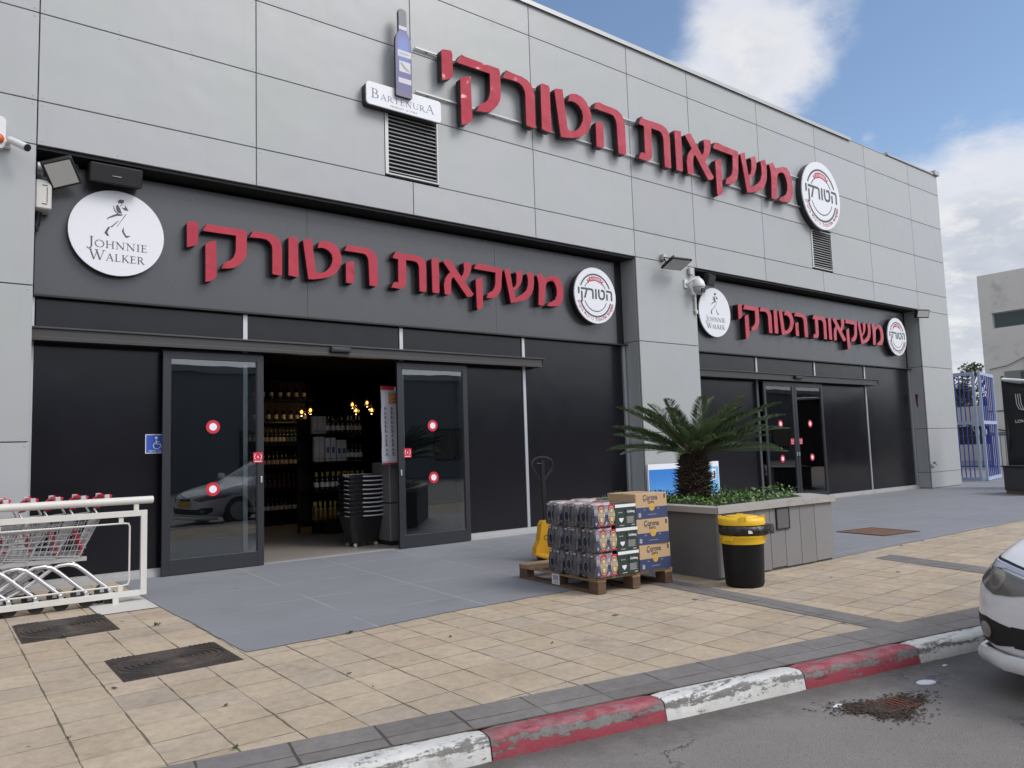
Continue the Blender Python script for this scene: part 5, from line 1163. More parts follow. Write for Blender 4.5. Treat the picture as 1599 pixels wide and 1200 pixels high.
# pallet truck standing under the pallet, its handle behind the packs
K.ptyellow = mat('truck_yellow', (.62, .33, .02), .4, 0, .08, 6, dirt=(.22, .13, .05), dirt_sheen_amt=.22, dirt_sheen_s=12)
t = thing('pallet_truck', 'yellow pallet truck under the pallet with a black loop handle', 'pallet truck', (5.91, -2.20, .006), R(-14))
b = MB(); b.prism([(-.20, .06), (-.19, .16), (-.145, .24), (-.115, .43), (-.085, .47), (.085, .47), (.115, .43), (.145, .24), (.19, .16), (.20, .06)], -.05, .06); b.build('body', K.ptyellow, t, bevel=.012)
b = MB(); b.text('CE', FACE(-.045, -.0515, .27), 0, .085, bold=.01); b.build('mark', K.ink, t)
for x in (-.16, .16):
    b = MB(); b.cham(x-.07, x+.08, -1.20, -.051, .068, .098, .012); b.build('fork', K.ptyellow, t)
    b = MB(); b.cyl((x-.04, -1.08, .04), (x+.04, -1.08, .04), .038, 12); b.build('roller', K.rubber, t, smooth=40)
b = MB(); b.cyl((-.10, .10, .09), (.10, .10, .09), .088, 18); b.build('wheel', K.rubber, t, smooth=40)
b = MB(); b.cyl((0, .06, .12), (0, .06, .44), .055, 12); b.box(-.06, .06, .0605, .12, .16, .30); b.build('pump', K.black, t, smooth=40)
b = MB(); hz = 1.22
b.tube([(0, .07, .38), (0, .09, .70), (0, .11, 1.02), (0, .115, hz-.03)], .026, 10)
b.tube([(0, .11, .93), (-.06, .112, .99), (-.125, .114, 1.07), (-.14, .115, 1.13), (-.12, .116, 1.18), (-.07, .117, hz-.01), (0, .117, hz), (.07, .117, hz-.01), (.12, .116, 1.18), (.14, .115, 1.13), (.125, .114, 1.07), (.06, .112, .99), (0, .11, .93)], .0165, 8)
b.build('handle', K.blackgloss, t, smooth=40)
b = MB(); b.tube([(-.02, .10, 1.14), (-.085, .095, 1.145)], .010, 6); b.build('lever', K.black, t)

# ================================================================== CAR
def build_car(paint, label):
    t = thing('parked_car', label, 'car')
    # stations: x from the nose backwards, half width w, belt height, top height, top half width, lower lip z
    ST = [(-.02, .50, .50, .55, .40, .24), (.03, .66, .53, .62, .56, .20), (.14, .78, .58, .70, .66, .18), (.32, .85, .64, .78, .70, .18), (.62, .875, .74, .85, .70, .18), (1.05, .885, .84, .95, .66, .18), (1.22, .885, .87, 1.02, .63, .18),
          (1.75, .89, .90, 1.40, .55, .18), (2.3, .89, .92, 1.49, .55, .18), (3.0, .885, .94, 1.47, .54, .18), (3.6, .87, .96, 1.36, .50, .18), (3.95, .84, .95, 1.05, .55, .20), (4.12, .78, .72, .88, .55, .26), (4.16, .70, .55, .62, .50, .32)]
    b = MB(); rings = []
    for x, w, zb, zt, wt, zl in ST:
        half = [(0, zl), (w*.80, zl), (w*.97, zl+.05), (w, (zl+zb)*.5), (w*.985, zb-.04), (w*.93, zb), ((w*.90+wt)*.5 if zt-zb > .2 else (w*.88+wt)/2, zb+(zt-zb)*.55), (wt, zt-.012), (wt*.55, zt+.004), (0, zt+.012)]
        ring = [Vector((x, y, z)) for y, z in half] + [Vector((x, -y, z)) for y, z in half[-2:0:-1]]
        rings.append(ring)
    b.loft(rings, 0, True, True); o = b.build('body', paint, t, smooth=60)
    md = o.modifiers.new('round', 'SUBSURF'); md.levels = 2; md.render_levels = 2
    bpy.context.view_layer.update()
    dg = bpy.context.evaluated_depsgraph_get(); me = bpy.data.meshes.new_from_object(o.evaluated_get(dg))
    bv = BVHTree.FromPolygons([v.co.copy() for v in me.vertices], [tuple(p.vertices) for p in me.polygons]); bpy.data.meshes.remove(me)
    def patch(bb, outline, c, proud, mi=0, dirv=Vector((1, 0, 0)), org=None, nr=8, edge=.0):
        n = len(outline); vs = []
        def hit(y, z):
            h = bv.ray_cast(Vector((-2, y, z)), Vector((1, 0, 0)))
            if h[0] is None: return None
            return h[0]+h[1].normalized()*proud*(1 if h[1].x < 0 else -1)
        last = None
        for r in range(nr+1):
            for y, z in outline:
                k = r/nr; p = hit(c[0]+(y-c[0])*k, c[1]+(z-c[1])*k)
                if p is None: p = last or Vector((0, y, z))
                last = p; vs.append(p)
        skirt = []
        for y, z in outline:
            p = hit(y, z) or last; skirt.append(p+Vector((proud*1.5+.004, 0, 0)))
        vs += skirt; fs = []
        for r in range(nr+1):
            for j in range(n):
                k = (j+1) % n; fs.append((r*n+j, r*n+k, (r+1)*n+k, (r+1)*n+j))
        bb.add(vs, fs, mi)
    dens = lambda P, m=6: [(P[i][0]+(P[(i+1) % len(P)][0]-P[i][0])*k/m, P[i][1]+(P[(i+1) % len(P)][1]-P[i][1])*k/m) for i in range(len(P)) for k in range(m)]
    for sg in (1, -1):
        S = lambda P: [(y*sg, z) for y, z in P]
        HL = [(.855, .665), (.80, .695), (.62, .665), (.42, .625), (.30, .595), (.36, .565), (.48, .545), (.60, .535), (.74, .575), (.845, .615)]
        b = MB(); patch(b, S(dens(HL)), (.60*sg, .615), .006); hl = b.build('headlight', K.lens, t, smooth=50)
        b = MB(); patch(b, S([(.60+.058*math.cos(2*math.pi*k/22), .608+.048*math.sin(2*math.pi*k/22)) for k in range(22)]), (.60*sg, .608), .009); b.build('projector', K.lensin, hl, smooth=50)
        b = MB(); patch(b, S([(.60+.030*math.cos(2*math.pi*k/18), .610+.028*math.sin(2*math.pi*k/18)) for k in range(18)]), (.60*sg, .610), .012); b.build('bulb', K.lens, hl, smooth=50)
        b = MB(); patch(b, S(dens([(.862, .692), (.80, .728), (.60, .704), (.28, .645), (.0, .612), (0, .606), (.28, .639), (.60, .697), (.80, .721), (.858, .687)])), (.52*sg, .68), .003); b.build('bonnet_gap', K.black, t, smooth=50)
        b = MB(); patch(b, S(dens([(.868, .675), (.80, .716), (.60, .690), (.28, .632), (.0, .600), (0, .590), (.29, .617), (.61, .674), (.80, .699), (.862, .662)])), (.52*sg, .668), .008); b.build('chrome_trim', K.carchrome, t, smooth=50)
        b = MB(); patch(b, S(dens([(.80, .40), (.66, .41), (.48, .375), (.46, .29), (.60, .265), (.72, .27), (.79, .32)])), (.64*sg, .335), .005); b.build('bumper_grille', K.black, t, smooth=50)
        b = MB(); patch(b, S([(.665+.045*math.cos(2*math.pi*k/20), .338+.043*math.sin(2*math.pi*k/20)) for k in range(20)]), (.665*sg, .338), .011); b.build('fog_lamp', K.lensin, t, smooth=50)
        for x in (.78, 3.32):
            b = MB(); b.cyl((x, sg*.90, .31), (x, sg*.70, .31), .31, 28); wl = b.build('wheel', K.rubber, t, smooth=40)
            b = MB(); b.cyl((x, sg*.905, .31), (x, sg*.88, .31), .20, 20); b.build('rim', K.greyplastic, wl, smooth=40)
        b = MB(); b.cham(1.28, 1.44, min(sg*.93, sg*1.06), max(sg*.93, sg*1.06), .98, 1.12, .03); b.build('mirror', paint, t)
    b = MB(); patch(b, dens([(-.50, .385), (.50, .385), (.49, .275), (-.49, .275)]), (0, .33), .005, nr=6); b.build('lower_grille', K.black, t, smooth=50)
    b = MB(); patch(b, dens([(-.27, .59), (.27, .59), (.23, .54), (-.23, .54)]), (0, .565), .006); b.build('grille', K.black, t, smooth=50)
    b = MB(); b.tube([(.34, -.80, .20), (.10, -.73, .195), (.0, -.55, .19), (-.035, -.2, .19), (-.035, .2, .19), (.0, .55, .19), (.10, .73, .195), (.34, .80, .20)], .045, 8, 0, ry=.6); b.build('lip', paint, t, smooth=50)
    b = MB(); b.box(-.045, -.035, -.26, .26, .42, .53); b.build('number_plate', K.yellow, t)
    # windows proud of the body sides
    b = MB()
    ws = [[(1.26, -.60, 1.04), (1.26, .60, 1.04), (1.72, .52, 1.385), (1.72, -.52, 1.385)]]
    b2 = [Vector(p) for p in ws[0]]
    vs = []; n = 10
    for i in range(n+1):
        for j in range(n+1):
            u, v = i/n, j/n; p = (b2[0]*(1-u)+b2[1]*u)*(1-v)+(b2[3]*(1-u)+b2[2]*u)*v
            h = bv.ray_cast(p+Vector((-1, 0, 1)), Vector((1, 0, -1)).normalized()); vs.append((h[0] if h[0] else p)+Vector((-.004, 0, .004)))
    b.add(vs, [(i*(n+1)+j, i*(n+1)+j+1, (i+1)*(n+1)+j+1, (i+1)*(n+1)+j) for i in range(n) for j in range(n)]); b.build('windscreen', K.carglass, t, smooth=60)
    for sg in (1, -1):
        b = MB(); vs = []; q = [Vector((1.50, 0, .98)), Vector((3.55, 0, 1.02)), Vector((3.2, 0, 1.34)), Vector((1.90, 0, 1.34))]
        for i in range(13):
            for j in range(6):
                u, v = i/12, j/5; p = (q[0]*(1-u)+q[1]*u)*(1-v)+(q[3]*(1-u)+q[2]*u)*v
                h = bv.ray_cast(p+Vector((0, sg*2, 0)), Vector((0, -sg, 0))); vs.append((h[0] if h[0] else p)+Vector((0, sg*.004, 0)))
        b.add(vs, [(i*6+j, i*6+j+1, (i+1)*6+j+1, (i+1)*6+j) for i in range(12) for j in range(5)]); b.build('side_window', K.carglass, t, smooth=60)
    return t
K.lens = mat('headlight_lens', (.15, .14, .13), .16, .0, .22, 5, 0, 30, .5, coat=.35)
K.lensin = mat('lamp_reflector', (.24, .225, .20), .25, .2, .2, 9, coat=.3)
K.carchrome = mat('chrome_trim', (.46, .48, .56), .25, .35, .02)
K.carglass = mat('car_window', (.010, .011, .013), .04, 0, 0, 1, spec=.8)
K.carwhite = mat('white_car_paint', (.70, .70, .72), .25, 0, .015, 2, 0, 1, .5, coat=.6, dirt=(.52, .47, .42), dirt_sheen_amt=.10, dirt_sheen_s=3)
c1 = build_car(K.carwhite, 'white parked car at the right edge with its front bumper to the kerb'); c1.location = (4.52, -8.05, -.0995); c1.rotation_euler = (0, 0, R(-11.3))

# ================================================================== FAR RIGHT: GATE, PLANTER BOX, BANNER, CONCRETE BUILDING, TREE
K.blue = mat('blue_gate_paint', (.025, .05, .36), .45, 0, .15, 5, dirt=(.28, .33, .45), dirt_sheen_amt=.24, dirt_sheen_s=7)
K.bluelight = mat('pale_blue_gate_frame', (.34, .42, .60), .45, 0, .1, 4)
def gate(label, p0, p1, h, solid):
    d = Vector(p1)-Vector(p0); L = d.length
    t = thing('metal_gate', label, 'gate', p0, math.atan2(d.y, d.x), 'leaves of the blue metal gate')
    b = MB(); w = .07
    b.box(0, w, -.035, .035, 0, h); b.box(L-w, L, -.035, .035, 0, h)
    for z in (.0, h*.515, h-.10): b.box(w, L-w, -.035, .035, z+.001, z+.10)
    b.build('frame', K.bluelight, t)
    b = MB(); n = int(L/(.12 if L > 3 else .27))
    for k in range(1, n):
        x = w+(L-2*w)*k/n
        b.box(x-.012, x+.012, -.012, .012, .10, h*.515); b.box(x-.012, x+.012, -.012, .012, h*.515+.10, h-.10)
    b.build('bars', K.blue, t)
    if solid:
        b = MB(); b.box(L*.78, L-w, .013, .02, .10, h*.515); b.box(L*.78, L-w, .013, .02, h*.515+.10, h-.10); b.build('sheet_panel', K.blue, t)
    b = MB(); b.box(.0, .10, -.075, -.036, 1.35, 1.50); b.build('lock', K.louver, t)
    return t
gate('blue barred gate leaf beside the end pillar', (24.62, .25, .02), (24.45, 3.6, .02), 3.22, False)
gate('blue barred gate leaf folded outwards beside the black banner', (24.66, .14, .02), (26.75, .55, .02), 3.22, False)
K.concrete = mat('stained_concrete', (.62, .60, .565), .8, 0, .10, .8, .15, 6, dirt=(.25, .235, .22), dirt_sheen_amt=.3, dirt_sheen_s=.7)
t = thing('concrete_building', 'pale concrete building with strip windows beyond the blue gate', 'building', (36, 4.2, 0))
b = MB(); b.box(0, 14, -7, 0, 0, 5.88); b.box(0, 14, -7, 0, 6.56, 8.25)
for a, c in ((-.46, 0), (-7, -6.2)): b.box(0, 14, a, c, 5.881, 6.559)
b.box(.35, 14, -6.9, -.47, 5.881, 6.559)
b.build('wall', K.concrete, t)
for a, c in ((-6.2, -.46),):
    f = MB()
    for z0, z1 in ((5.885, 5.92), (6.52, 6.555)): f.box(.15, .20, a, c, z0, z1)
    n = 4
    for k in range(n+1): y = a+(c-a)*k/n; f.box(.15, .20, max(a, y-.03), min(c, y+.03), 5.921, 6.519)
    w = f.build('window', K.louver, t)
    g = MB(); g.box(.16, .17, a+.03, c-.03, 5.921, 6.519); g.build('pane', mat_once3 if False else K.farglass if hasattr(K, 'farglass') else setattr(K, 'farglass', mat('green_window', (.05, .075, .075), .06, 0, .1, 1, spec=.9)) or K.farglass, w)
b = MB(); b.box(-.02, -.001, -7, 0, 2.35, 2.39); b.box(-.02, -.001, -7, 0, 1.42, 1.46); b.build('joint_line', K.joint, t)
f = MB(); f.box(-.03, -.001, -5.4, -.75, 3.1, 4.02); w = f.build('window', mat('window_band_grey', (.20, .20, .185), .6), t)
g = MB(); g.box(-.045, -.031, -5.3, -2.4, 3.35, 3.95); g.box(-.045, -.031, -2.3, -1.35, 3.35, 3.95); g.build('pane', K.farglass, w)
b = MB(); b.tube([(-.06, -1.6, 2.9), (-.06, -1.6, 4.6), (-.06, -6.0, 4.75)], .05, 6); b.tube([(-.06, -.2, 4.15), (-.06, -.9, 4.25), (-.06, -1.6, 4.55)], .018, 4); b.tube([(-.1, -.3, 1.6), (-.1, -1.0, 1.45), (-.1, -1.5, 1.48)], .03, 5); b.build('pipe', K.track, t)

t = thing('planter_box', 'dark grey planter box at the right edge in front of the black banner', 'planter', (19.55, -2.15, .006), R(-40))
b = MB(); b.cham(0, 1.9, -1.0, 0, .07, .60, .01); b.build('wall', mat('chipped_dark_paint', (.075, .074, .078), .6, 0, .1, 4, .2, 20, dirt=(.30, .21, .14), dirt_sheen_amt=.14, dirt_sheen_s=2.5), t)
b = MB(); b.box(.02, 1.88, -.98, -.02, 0, .0695); b.build('plinth', mat('bare_plinth', (.24, .17, .12), .8, 0, .3, 8), t)
b = MB(); b.box(-.03, 1.93, -1.03, .03, .601, .625); b.build('rim', K.frame, t)
t = thing('banner', 'black fabric banner with a white sign at the right edge of the photo', 'banner', (22.0, -1.45, .0))
b = MB(); vs = []; n = 14
for i in range(n+1):
    y = -i*2.6/n; sag = -.13*math.sin(math.pi*min(1, i/7))*(1 if i < 8 else .3)
    for j in range(9):
        z = .55+(2.17+sag)*j/8; vs.append((.05*mnoise.noise(Vector((y*2, z*1.3, 0)))-.03*j/8, y+.02*math.sin(z*3), z))
b.add(vs, [(i*9+j, i*9+j+1, (i+1)*9+j+1, (i+1)*9+j) for i in range(n) for j in range(8)])
o = b.build('fabric', mat('black_fabric', (.016, .016, .019), .7, 0, .2, 2), t, smooth=60); sd_ = o.modifiers.new('thick', 'SOLIDIFY'); sd_.thickness = .008
b = MB(); b.tube([(-.06, 0, 2.76), (-.07, -.6, 2.66), (-.07, -1.3, 2.60), (-.06, -1.6, 2.66), (-.06, -2.6, 2.70)], .045, 8, 0, ry=1.6); b.build('top_hem', K.whitesticker, t, smooth=50)
b = MB(); b.cyl((.03, .03, 0), (.03, .03, 2.85), .035, 8); b.cyl((.03, -2.6, 0), (.03, -2.6, 2.8), .035, 8); b.build('pole', K.frame, t)
b = MB(); Tb = Matrix.Translation((-.09, -.62, 2.18)) @ Matrix.Rotation(R(-90), 4, 'Z')
def yz(pts): return [(-.10, p[0], p[1]) for p in pts]
for off_ in (0, .05, .10):
    b.tube(yz([(-.28-off_, 2.36), (-.29-off_, 2.10), (-.33-off_, 1.98), (-.42-off_, 1.94), (-.5-off_, 2.0), (-.52-off_, 2.10), (-.52-off_, 2.36)]), .008, 4)
b.tube(yz([(-.62, 2.36), (-.72, 2.34), (-.78, 2.25), (-.72, 2.16), (-.62, 2.14)]), .010, 4); b.tube(yz([(-.62, 2.36), (-.62, 1.95)]), .010, 4)
b.text('LONDON GA', Matrix.Translation((-.10, -.22, 1.66)) @ Matrix.Rotation(R(-90), 4, 'Z') @ Matrix.Rotation(R(90), 4, 'X'), 0, .105, align='LEFT', bold=.01)
b.build('lettering', K.whitesticker, t)

# fence, low building and tree seen through the gate
t = thing('rail_fence', 'thin grey rail fence with a pipe arch behind the blue gate', 'fence', (30, 4.5, 0))
b = MB()
for z in (.25, 1.35): b.cyl((0, -4.5, z), (0, 3.5, z), .025, 6)
for k in range(54): b.cyl((0, -4.5+k*.15, .25), (0, -4.5+k*.15, 1.35), .010, 4)
b.tube([(0, -1.4, 0), (0, -1.4, 1.55), (0, -1.5, 1.75), (0, -1.75, 1.82), (0, -1.95, 1.7), (0, -2.0, 1.5)], .05, 6); b.build('rails', K.track, t)
t = thing('low_shed', 'low pale shed with a dark opening seen through the gate bars', 'shed', (46, 7, 0))
b = MB(); b.box(0, 8, -5, 14, 0, .9, 0); b.box(0, 8, -5, 14, 1.9, 3.0, 0); b.box(.3, 8, -4.9, 13.9, .901, 1.899, 0); b.build('wall', mat('shed_wall', (.42, .42, .40), .7, 0, .1, 1), t)
b = MB(); b.box(.1, .25, -4.8, 13.8, .905, 1.895); b.build('opening', K.black, t)
K.foliage = mat('tree_foliage', (.050, .075, .026), .6, 0, .3, 3, island=.40)
K.trunk = mat('tree_trunk', (.09, .065, .045), .9, 0, .3, 6, .5, 20)
t = thing('tree', 'dark green tree behind the blue gate', 'tree', (52, 11.5, 0))
b = MB(); b.tube([(0, 0, 0), (.1, 0, 1.5), (0, .2, 3.0), (.2, .1, 4.6)], .2, 8, 0, radii=[.28, .22, .18, .10])
for a in range(6): b.tube([(0, .1, 2.6+.2*a), (math.cos(a)*.9, math.sin(a)*.9, 3.4+.2*a), (math.cos(a)*1.7, math.sin(a)*1.7, 4.2+.25*a)], .06, 5, radii=[.09, .06, .02])
b.build('trunk', K.trunk, t)
b = MB(); tr_ = random.Random(4)
cl = [(Vector((tr_.gauss(0, 1.1), tr_.gauss(0, 1.7), 3.9+tr_.gauss(0, .9))), tr_.uniform(.45, .95)) for k in range(34)]
for k in range(6500):
    c, r0 = cl[k % len(cl)]; v = Vector((tr_.gauss(0, 1), tr_.gauss(0, 1), tr_.gauss(0, 1))).normalized()*r0*tr_.random()**.4; p = c+v
    a = Vector((tr_.gauss(0, 1), tr_.gauss(0, 1), tr_.gauss(0, .7))).normalized()*.12; w = a.cross(Vector((tr_.gauss(0, 1), tr_.gauss(0, 1), tr_.gauss(0, 1)))).normalized()*.05
    b.add([p-a, p+w, p+a, p-w], [(0, 1, 2, 3)])
b.build('crown', K.foliage, t, recalc=False)

# the far side of the street, seen in the glass and in the gloss of the panels and letters
t = thing('street_building', 'plain grey building across the street, seen only mirrored in the glass', 'building', (10, -31, -.1))
b = MB(); b.box(-30, 130, -12, 0, 0, 6.0, 0)
b.box(-30, 130, -12.2, .25, 6.001, 6.35, 1)
b.build('wall', [mat('street_wall', (.25, .245, .235), .75, 0, .1, .5), K.ledge], t)
for k in range(15):
    f = MB(); x = -27+k*6; f.box(x, x+2.6, .001, .06, 1.0, 3.0, 0); w = f.build('window', K.frame, t)
    g = MB(); g.box(x+.1, x+2.5, .061, .066, 1.1, 2.9); g.build('pane', K.carglass, w)
# ================================================================== INSIDE THE SHOP
K.shelf = mat('black_steel_shelf', (.012, .012, .012), .45, .3)
K.winebottle = mat('dark_wine_bottle', (.010, .012, .010), .12, 0, 0, 1, spec=.7)
K.goldbottle = mat('gold_bottle', (.20, .135, .035), .2, .4, .1, 5)
K.labelp = mat('paper_label', (.55, .48, .42), .6, 0, .12, 4, island=.1)
K.labelw = mat('white_label', (.62, .61, .62), .5)
K.labelb = mat('blue_label', (.05, .12, .20), .5)
K.capsule = mat('yellow_capsule', (.42, .31, .05), .4)
K.capd = mat('dark_capsule', (.09, .02, .03), .4)
def bottle_proto(label, group, mats, h=.31, r=.038, x=0, y=0, z=0):
    t = thing('bottle', label, 'bottle', (x, y, z), 0, group)
    b = MB(); k = h/.31
    b.lathe([(r*.9, 0), (r, .006*k), (r, .055*k), (r*1.0, .14*k), (r, .185*k), (r*.8, .21*k), (.015, .235*k), (.0145, .262*k)], 10, 0); b.build('glass_body', mats[0], t, smooth=50)
    b = MB(); b.tube([(0, 0, .058*k), (0, 0, .138*k)], r*1.03, 12, 0, caps=False); b.build('label', mats[1], t, smooth=50, recalc=False)
    b = MB(); b.lathe([(.0155, .262*k), (.016, .235*k), (.0162, .306*k), (.013, .31*k)][1:], 8, 0); b.build('capsule', mats[2], t, smooth=50)
    return t
br = random.Random(31)
def row(proto, xs, y, z, jit=.006):
    for i, x in enumerate(xs):
        o = proto if proto.get('_first', 1) else dup(proto)
        if proto.get('_first', 1): proto['_first'] = 0
        o.location = (x+br.uniform(-jit, jit), y+br.uniform(-jit, jit), z); o.rotation_euler = (0, 0, br.random()*6.28)
def seq(a, b_, st): n = int((b_-a)/st); return [a+st*k for k in range(n+1)]
def shelf_unit(label, x0, x1, y0, y1, levels, h, back=True):
    t = thing('shelf_unit', label, 'shelf', ((x0+x1)/2, y0, .007)); cx_ = (x0+x1)/2
    for z in levels:
        b = MB(); b.box(x0-cx_, x1-cx_, 0, y1-y0, z-.03, z-.008); b.build('shelf', K.shelf, t)
        b = MB(); b.cyl((x0-cx_, -.004, z+.045), (x1-cx_, -.004, z+.045), .004, 5); b.build('front_rail', K.shelf, t)
    b = MB()
    for x in (x0-cx_, x1-cx_-.04): b.box(x, x+.04, y1-y0+.001, y1-y0+.04, 0, h)
    if back: b.box(x0-cx_+.041, x1-cx_-.041, y1-y0+.01, y1-y0+.03, .1, h-.02)
    b.box(x0-cx_+.25, x1-cx_-.25, .08, y1-y0, 0, levels[0]-.031)
    b.build('frame', K.shelf, t); return t
shelf_unit('black end shelf inside the open door with white boxes and gold topped bottles', 5.16, 6.15, 3.0, 3.7, [.25, .75, 1.24, 1.71], 2.0)
shelf_unit('long black wine shelf deep inside the shop on the left', 2.6, 6.3, 5.6, 6.15, [.25, .70, 1.15, 1.60, 2.05, 2.5], 2.95)
shelf_unit('black wine shelf on the back wall of the shop', 4.0, 9.8, 8.6, 9.1, [.25, .75, 1.25, 1.75, 2.2], 2.6)
p = bottle_proto('dark bottle with gold top and white label on the end shelf, third shelf up from the floor but one', 'gold topped bottles on the end shelf', (K.winebottle, K.labelw, K.capsule)); p['label'] = 'dark bottle with gold capsule and white label on the end shelf by the baskets'
row(p, seq(5.24, 6.1, .095), 3.06, .757); row(p, seq(5.28, 6.1, .11), 3.2, .757)
p = bottle_proto('gold coloured bottle on the lowest shelf of the end unit by the baskets', 'gold bottles on the lowest shelf', (K.goldbottle, K.goldbottle, K.capsule)); row(p, seq(5.22, 5.6, .085), 3.06, .257); row(p, seq(5.24, 5.6, .1), 3.18, .257)
p = bottle_proto('dark bottle with pale label on the upper shelves of the end unit', 'dark bottles on the upper end shelf', (K.winebottle, K.labelw, K.winebottle)); row(p, seq(5.82, 6.12, .078), 3.06, 1.247); row(p, seq(5.45, 5.75, .09), 3.06, 1.717); row(p, seq(5.66, 6.1, .085), 3.06, .257)
p = bottle_proto('dark bottle with cream label and foil top on the top right of the end unit', 'cream labelled bottles on the end shelf', (K.winebottle, K.labelp, K.labelp)); row(p, seq(5.82, 6.12, .075), 3.06, 1.717)
K.boxp = mat('pale_gift_box', (.50, .45, .43), .6, 0, .08, 5, island=.1); K.boxw = mat('white_gift_box', (.56, .56, .60), .5, 0, .05, 5)
def gift(x, y, z, w, h, m, label, first=None):
    o = thing('gift_box', label, 'box', (x, y, z), br.uniform(-.1, .1), 'boxed bottles on the end shelf'); b = MB(); b.box(-w/2, w/2, 0, w, 0, h); bb = b.build('carton', m, o, bevel=.002); b = MB(); b.box(-w*.3, w*.3, -.001, -.0003, h*.35, h*.6); b.build('label', K.labelb if m is K.boxw else K.labelp, o)
for x in (5.24, 5.33): gift(x, 3.05, 1.247, .085, .42, K.boxp, 'tall cream gift box on the end shelf, left of the white gift boxes')
for x in (5.44, 5.54, 5.65, 5.74): gift(x, 3.05, 1.247, .085, .40 if x < 5.6 else .36, K.boxw, 'tall white gift box on the end shelf between cream boxes and bottles')
for x in (5.21, 5.30, 5.38): gift(x, 3.06, 1.717, .08, .30, K.boxp, 'cream gift box on the top level of the end shelf')
for (lev_, mats, lab, a, e, st) in ((1.607, (K.winebottle, K.labelp, K.winebottle), 'wine bottle with cream label on the fourth level of the long wine shelf', 4.8, 5.65, .085), (1.607, (K.winebottle, K.labelb, K.winebottle), 'wine bottle with blue label on the fourth level of the long wine shelf', 5.72, 6.0, .082),
        (1.157, (K.winebottle, K.labelp, K.winebottle), 'wine bottle with cream label on the third level of the long wine shelf', 4.8, 6.2, .09), (.707, (K.winebottle, K.capd, K.capd), 'wine bottle with dark red label on the second level of the long wine shelf', 4.8, 6.2, .095), (.257, (K.winebottle, K.labelw, K.winebottle), 'wine bottle with white label on the lowest level of the long wine shelf', 4.8, 6.2, .088),
        (2.057, (K.winebottle, K.labelp, K.capd), 'wine bottle on the fifth level of the long wine shelf', 4.9, 6.2, .15), (2.507, (K.winebottle, K.labelp, K.capd), 'wine bottle on the top level of the long wine shelf', 4.9, 6.2, .17)):
    q = bottle_proto(lab, 'bottles on the long wine shelf', mats); row(q, seq(a, e, st), 5.67, lev_)
for (lev_, m2, lab) in ((1.257, K.labelp, 'bottle on the middle level of the back wall shelf'), (.757, K.labelw, 'bottle on the second level of the back wall shelf'), (.257, K.labelp, 'bottle on the lowest level of the back wall shelf'), (1.757, K.goldbottle, 'bottle on the fourth level of the back wall shelf')):
    q = bottle_proto(lab, 'bottles on the back wall shelf', (K.winebottle, m2, K.capsule)); row(q, seq(6.9, 8.6, .13), 8.66, lev_)
# pendant lamps
K.lampglow = mat('amber_lamp_glow', (.9, .6, .25), .3, emit=(1.0, .62, .24), es=3.0)
K.amber = glass_mat('smoked_amber_glass', (.75, .50, .22), .06)
for i, (x, y, z, lab) in enumerate(((5.765, 5.0, 2.20, 'amber globe pendant lamp, left of the left pair'), (5.945, 5.0, 2.235, 'amber globe pendant lamp, right of the left pair'), (6.84, 5.0, 2.36, 'amber globe pendant lamp, upper left of the right cluster'), (6.97, 5.1, 2.245, 'amber globe pendant lamp, lower left of the right cluster'), (7.17, 5.0, 2.40, 'amber globe pendant lamp, highest of the right cluster'), (7.275, 5.0, 2.25, 'amber globe pendant lamp, lower right of the right cluster'))):
    t = thing('pendant_lamp', lab, 'lamp', (x, y, z), 0, 'amber globe lamps hanging in the shop')
    b = MB(); b.cyl((0, 0, .075), (0, 0, 3.29-z), .004, 5); b.build('cord', K.black, t)
    b = MB(); b.cyl((0, 0, .05), (0, 0, .11), .018, 10); b.build('socket', K.black, t)
    b = MB(); b.lathe([(.004, .075)]+[(.078*math.sin(R(a)), .078*math.cos(R(a))) for a in range(14, 180, 14)]+[(.003, -.078)], 18); b.build('globe', K.amber, t, smooth=60)
    b = MB(); b.lathe([(.004, .048), (.02, .035), (.027, .01), (.02, -.012), (.004, -.022)], 12); b.build('bulb', K.lampglow, t, smooth=60)
    l = bpy.data.lights.new('lamp_light', 'POINT'); l.energy = 1.0; l.color = (1, .66, .32); l.shadow_soft_size = .03
    lo = bpy.data.objects.new('lamp_light', l); COL.objects.link(lo); lo.parent = t; lo.location = (0, 0, -.11)
# nested hand baskets on their trolley
K.basketgrey = mat('grey_basket_handle', (.42, .42, .45), .35)
bz = .43
for k in range(10):
    if k == 0:
        t = thing('shopping_basket', 'black shopping basket with grey handle in the stack just inside the open door', 'basket', (5.10, 1.12, bz), R(4), 'stack of black shopping baskets')
        b = MB()
        def rr(w, d, z, c=.05): return [Vector((x, y, z)) for x, y in ((-w+c, -d), (w-c, -d), (w, -d+c), (w, d-c), (w-c, d), (-w+c, d), (-w, d-c), (-w, -d+c))]
        b.loft([rr(.24, .17, -.19), rr(.285, .205, .012), rr(.30, .22, .016), rr(.30, .22, .034), rr(.287, .207, .034), rr(.245, .17, -.175)], 0, True, True); b.build('tub', K.blackgloss, t)
        b = MB()
        b.tube([(-.10, -.228, .022), (.0, -.238, .018), (.14, -.236, .018), (.27, -.215, .024)], .0105, 6); b.tube([(-.30, -.17, .022), (-.30, -.05, .028)], .008, 6); b.tube([(-.27, .05, .045), (.02, -.02, .050), (.20, .02, .045)], .006, 5); b.build('handle', K.basketgrey, t, smooth=50)
        bk = t
    else: t = dup(bk)
    t.location = (5.10+.004*math.sin(k*2.1), 1.12, bz+.063*k); t.rotation_euler = (0, 0, R(4+1.5*math.sin(k*1.7)))
t = thing('basket_trolley', 'black wheeled base under the stack of baskets', 'trolley', (5.10, 1.12, .007), R(4))
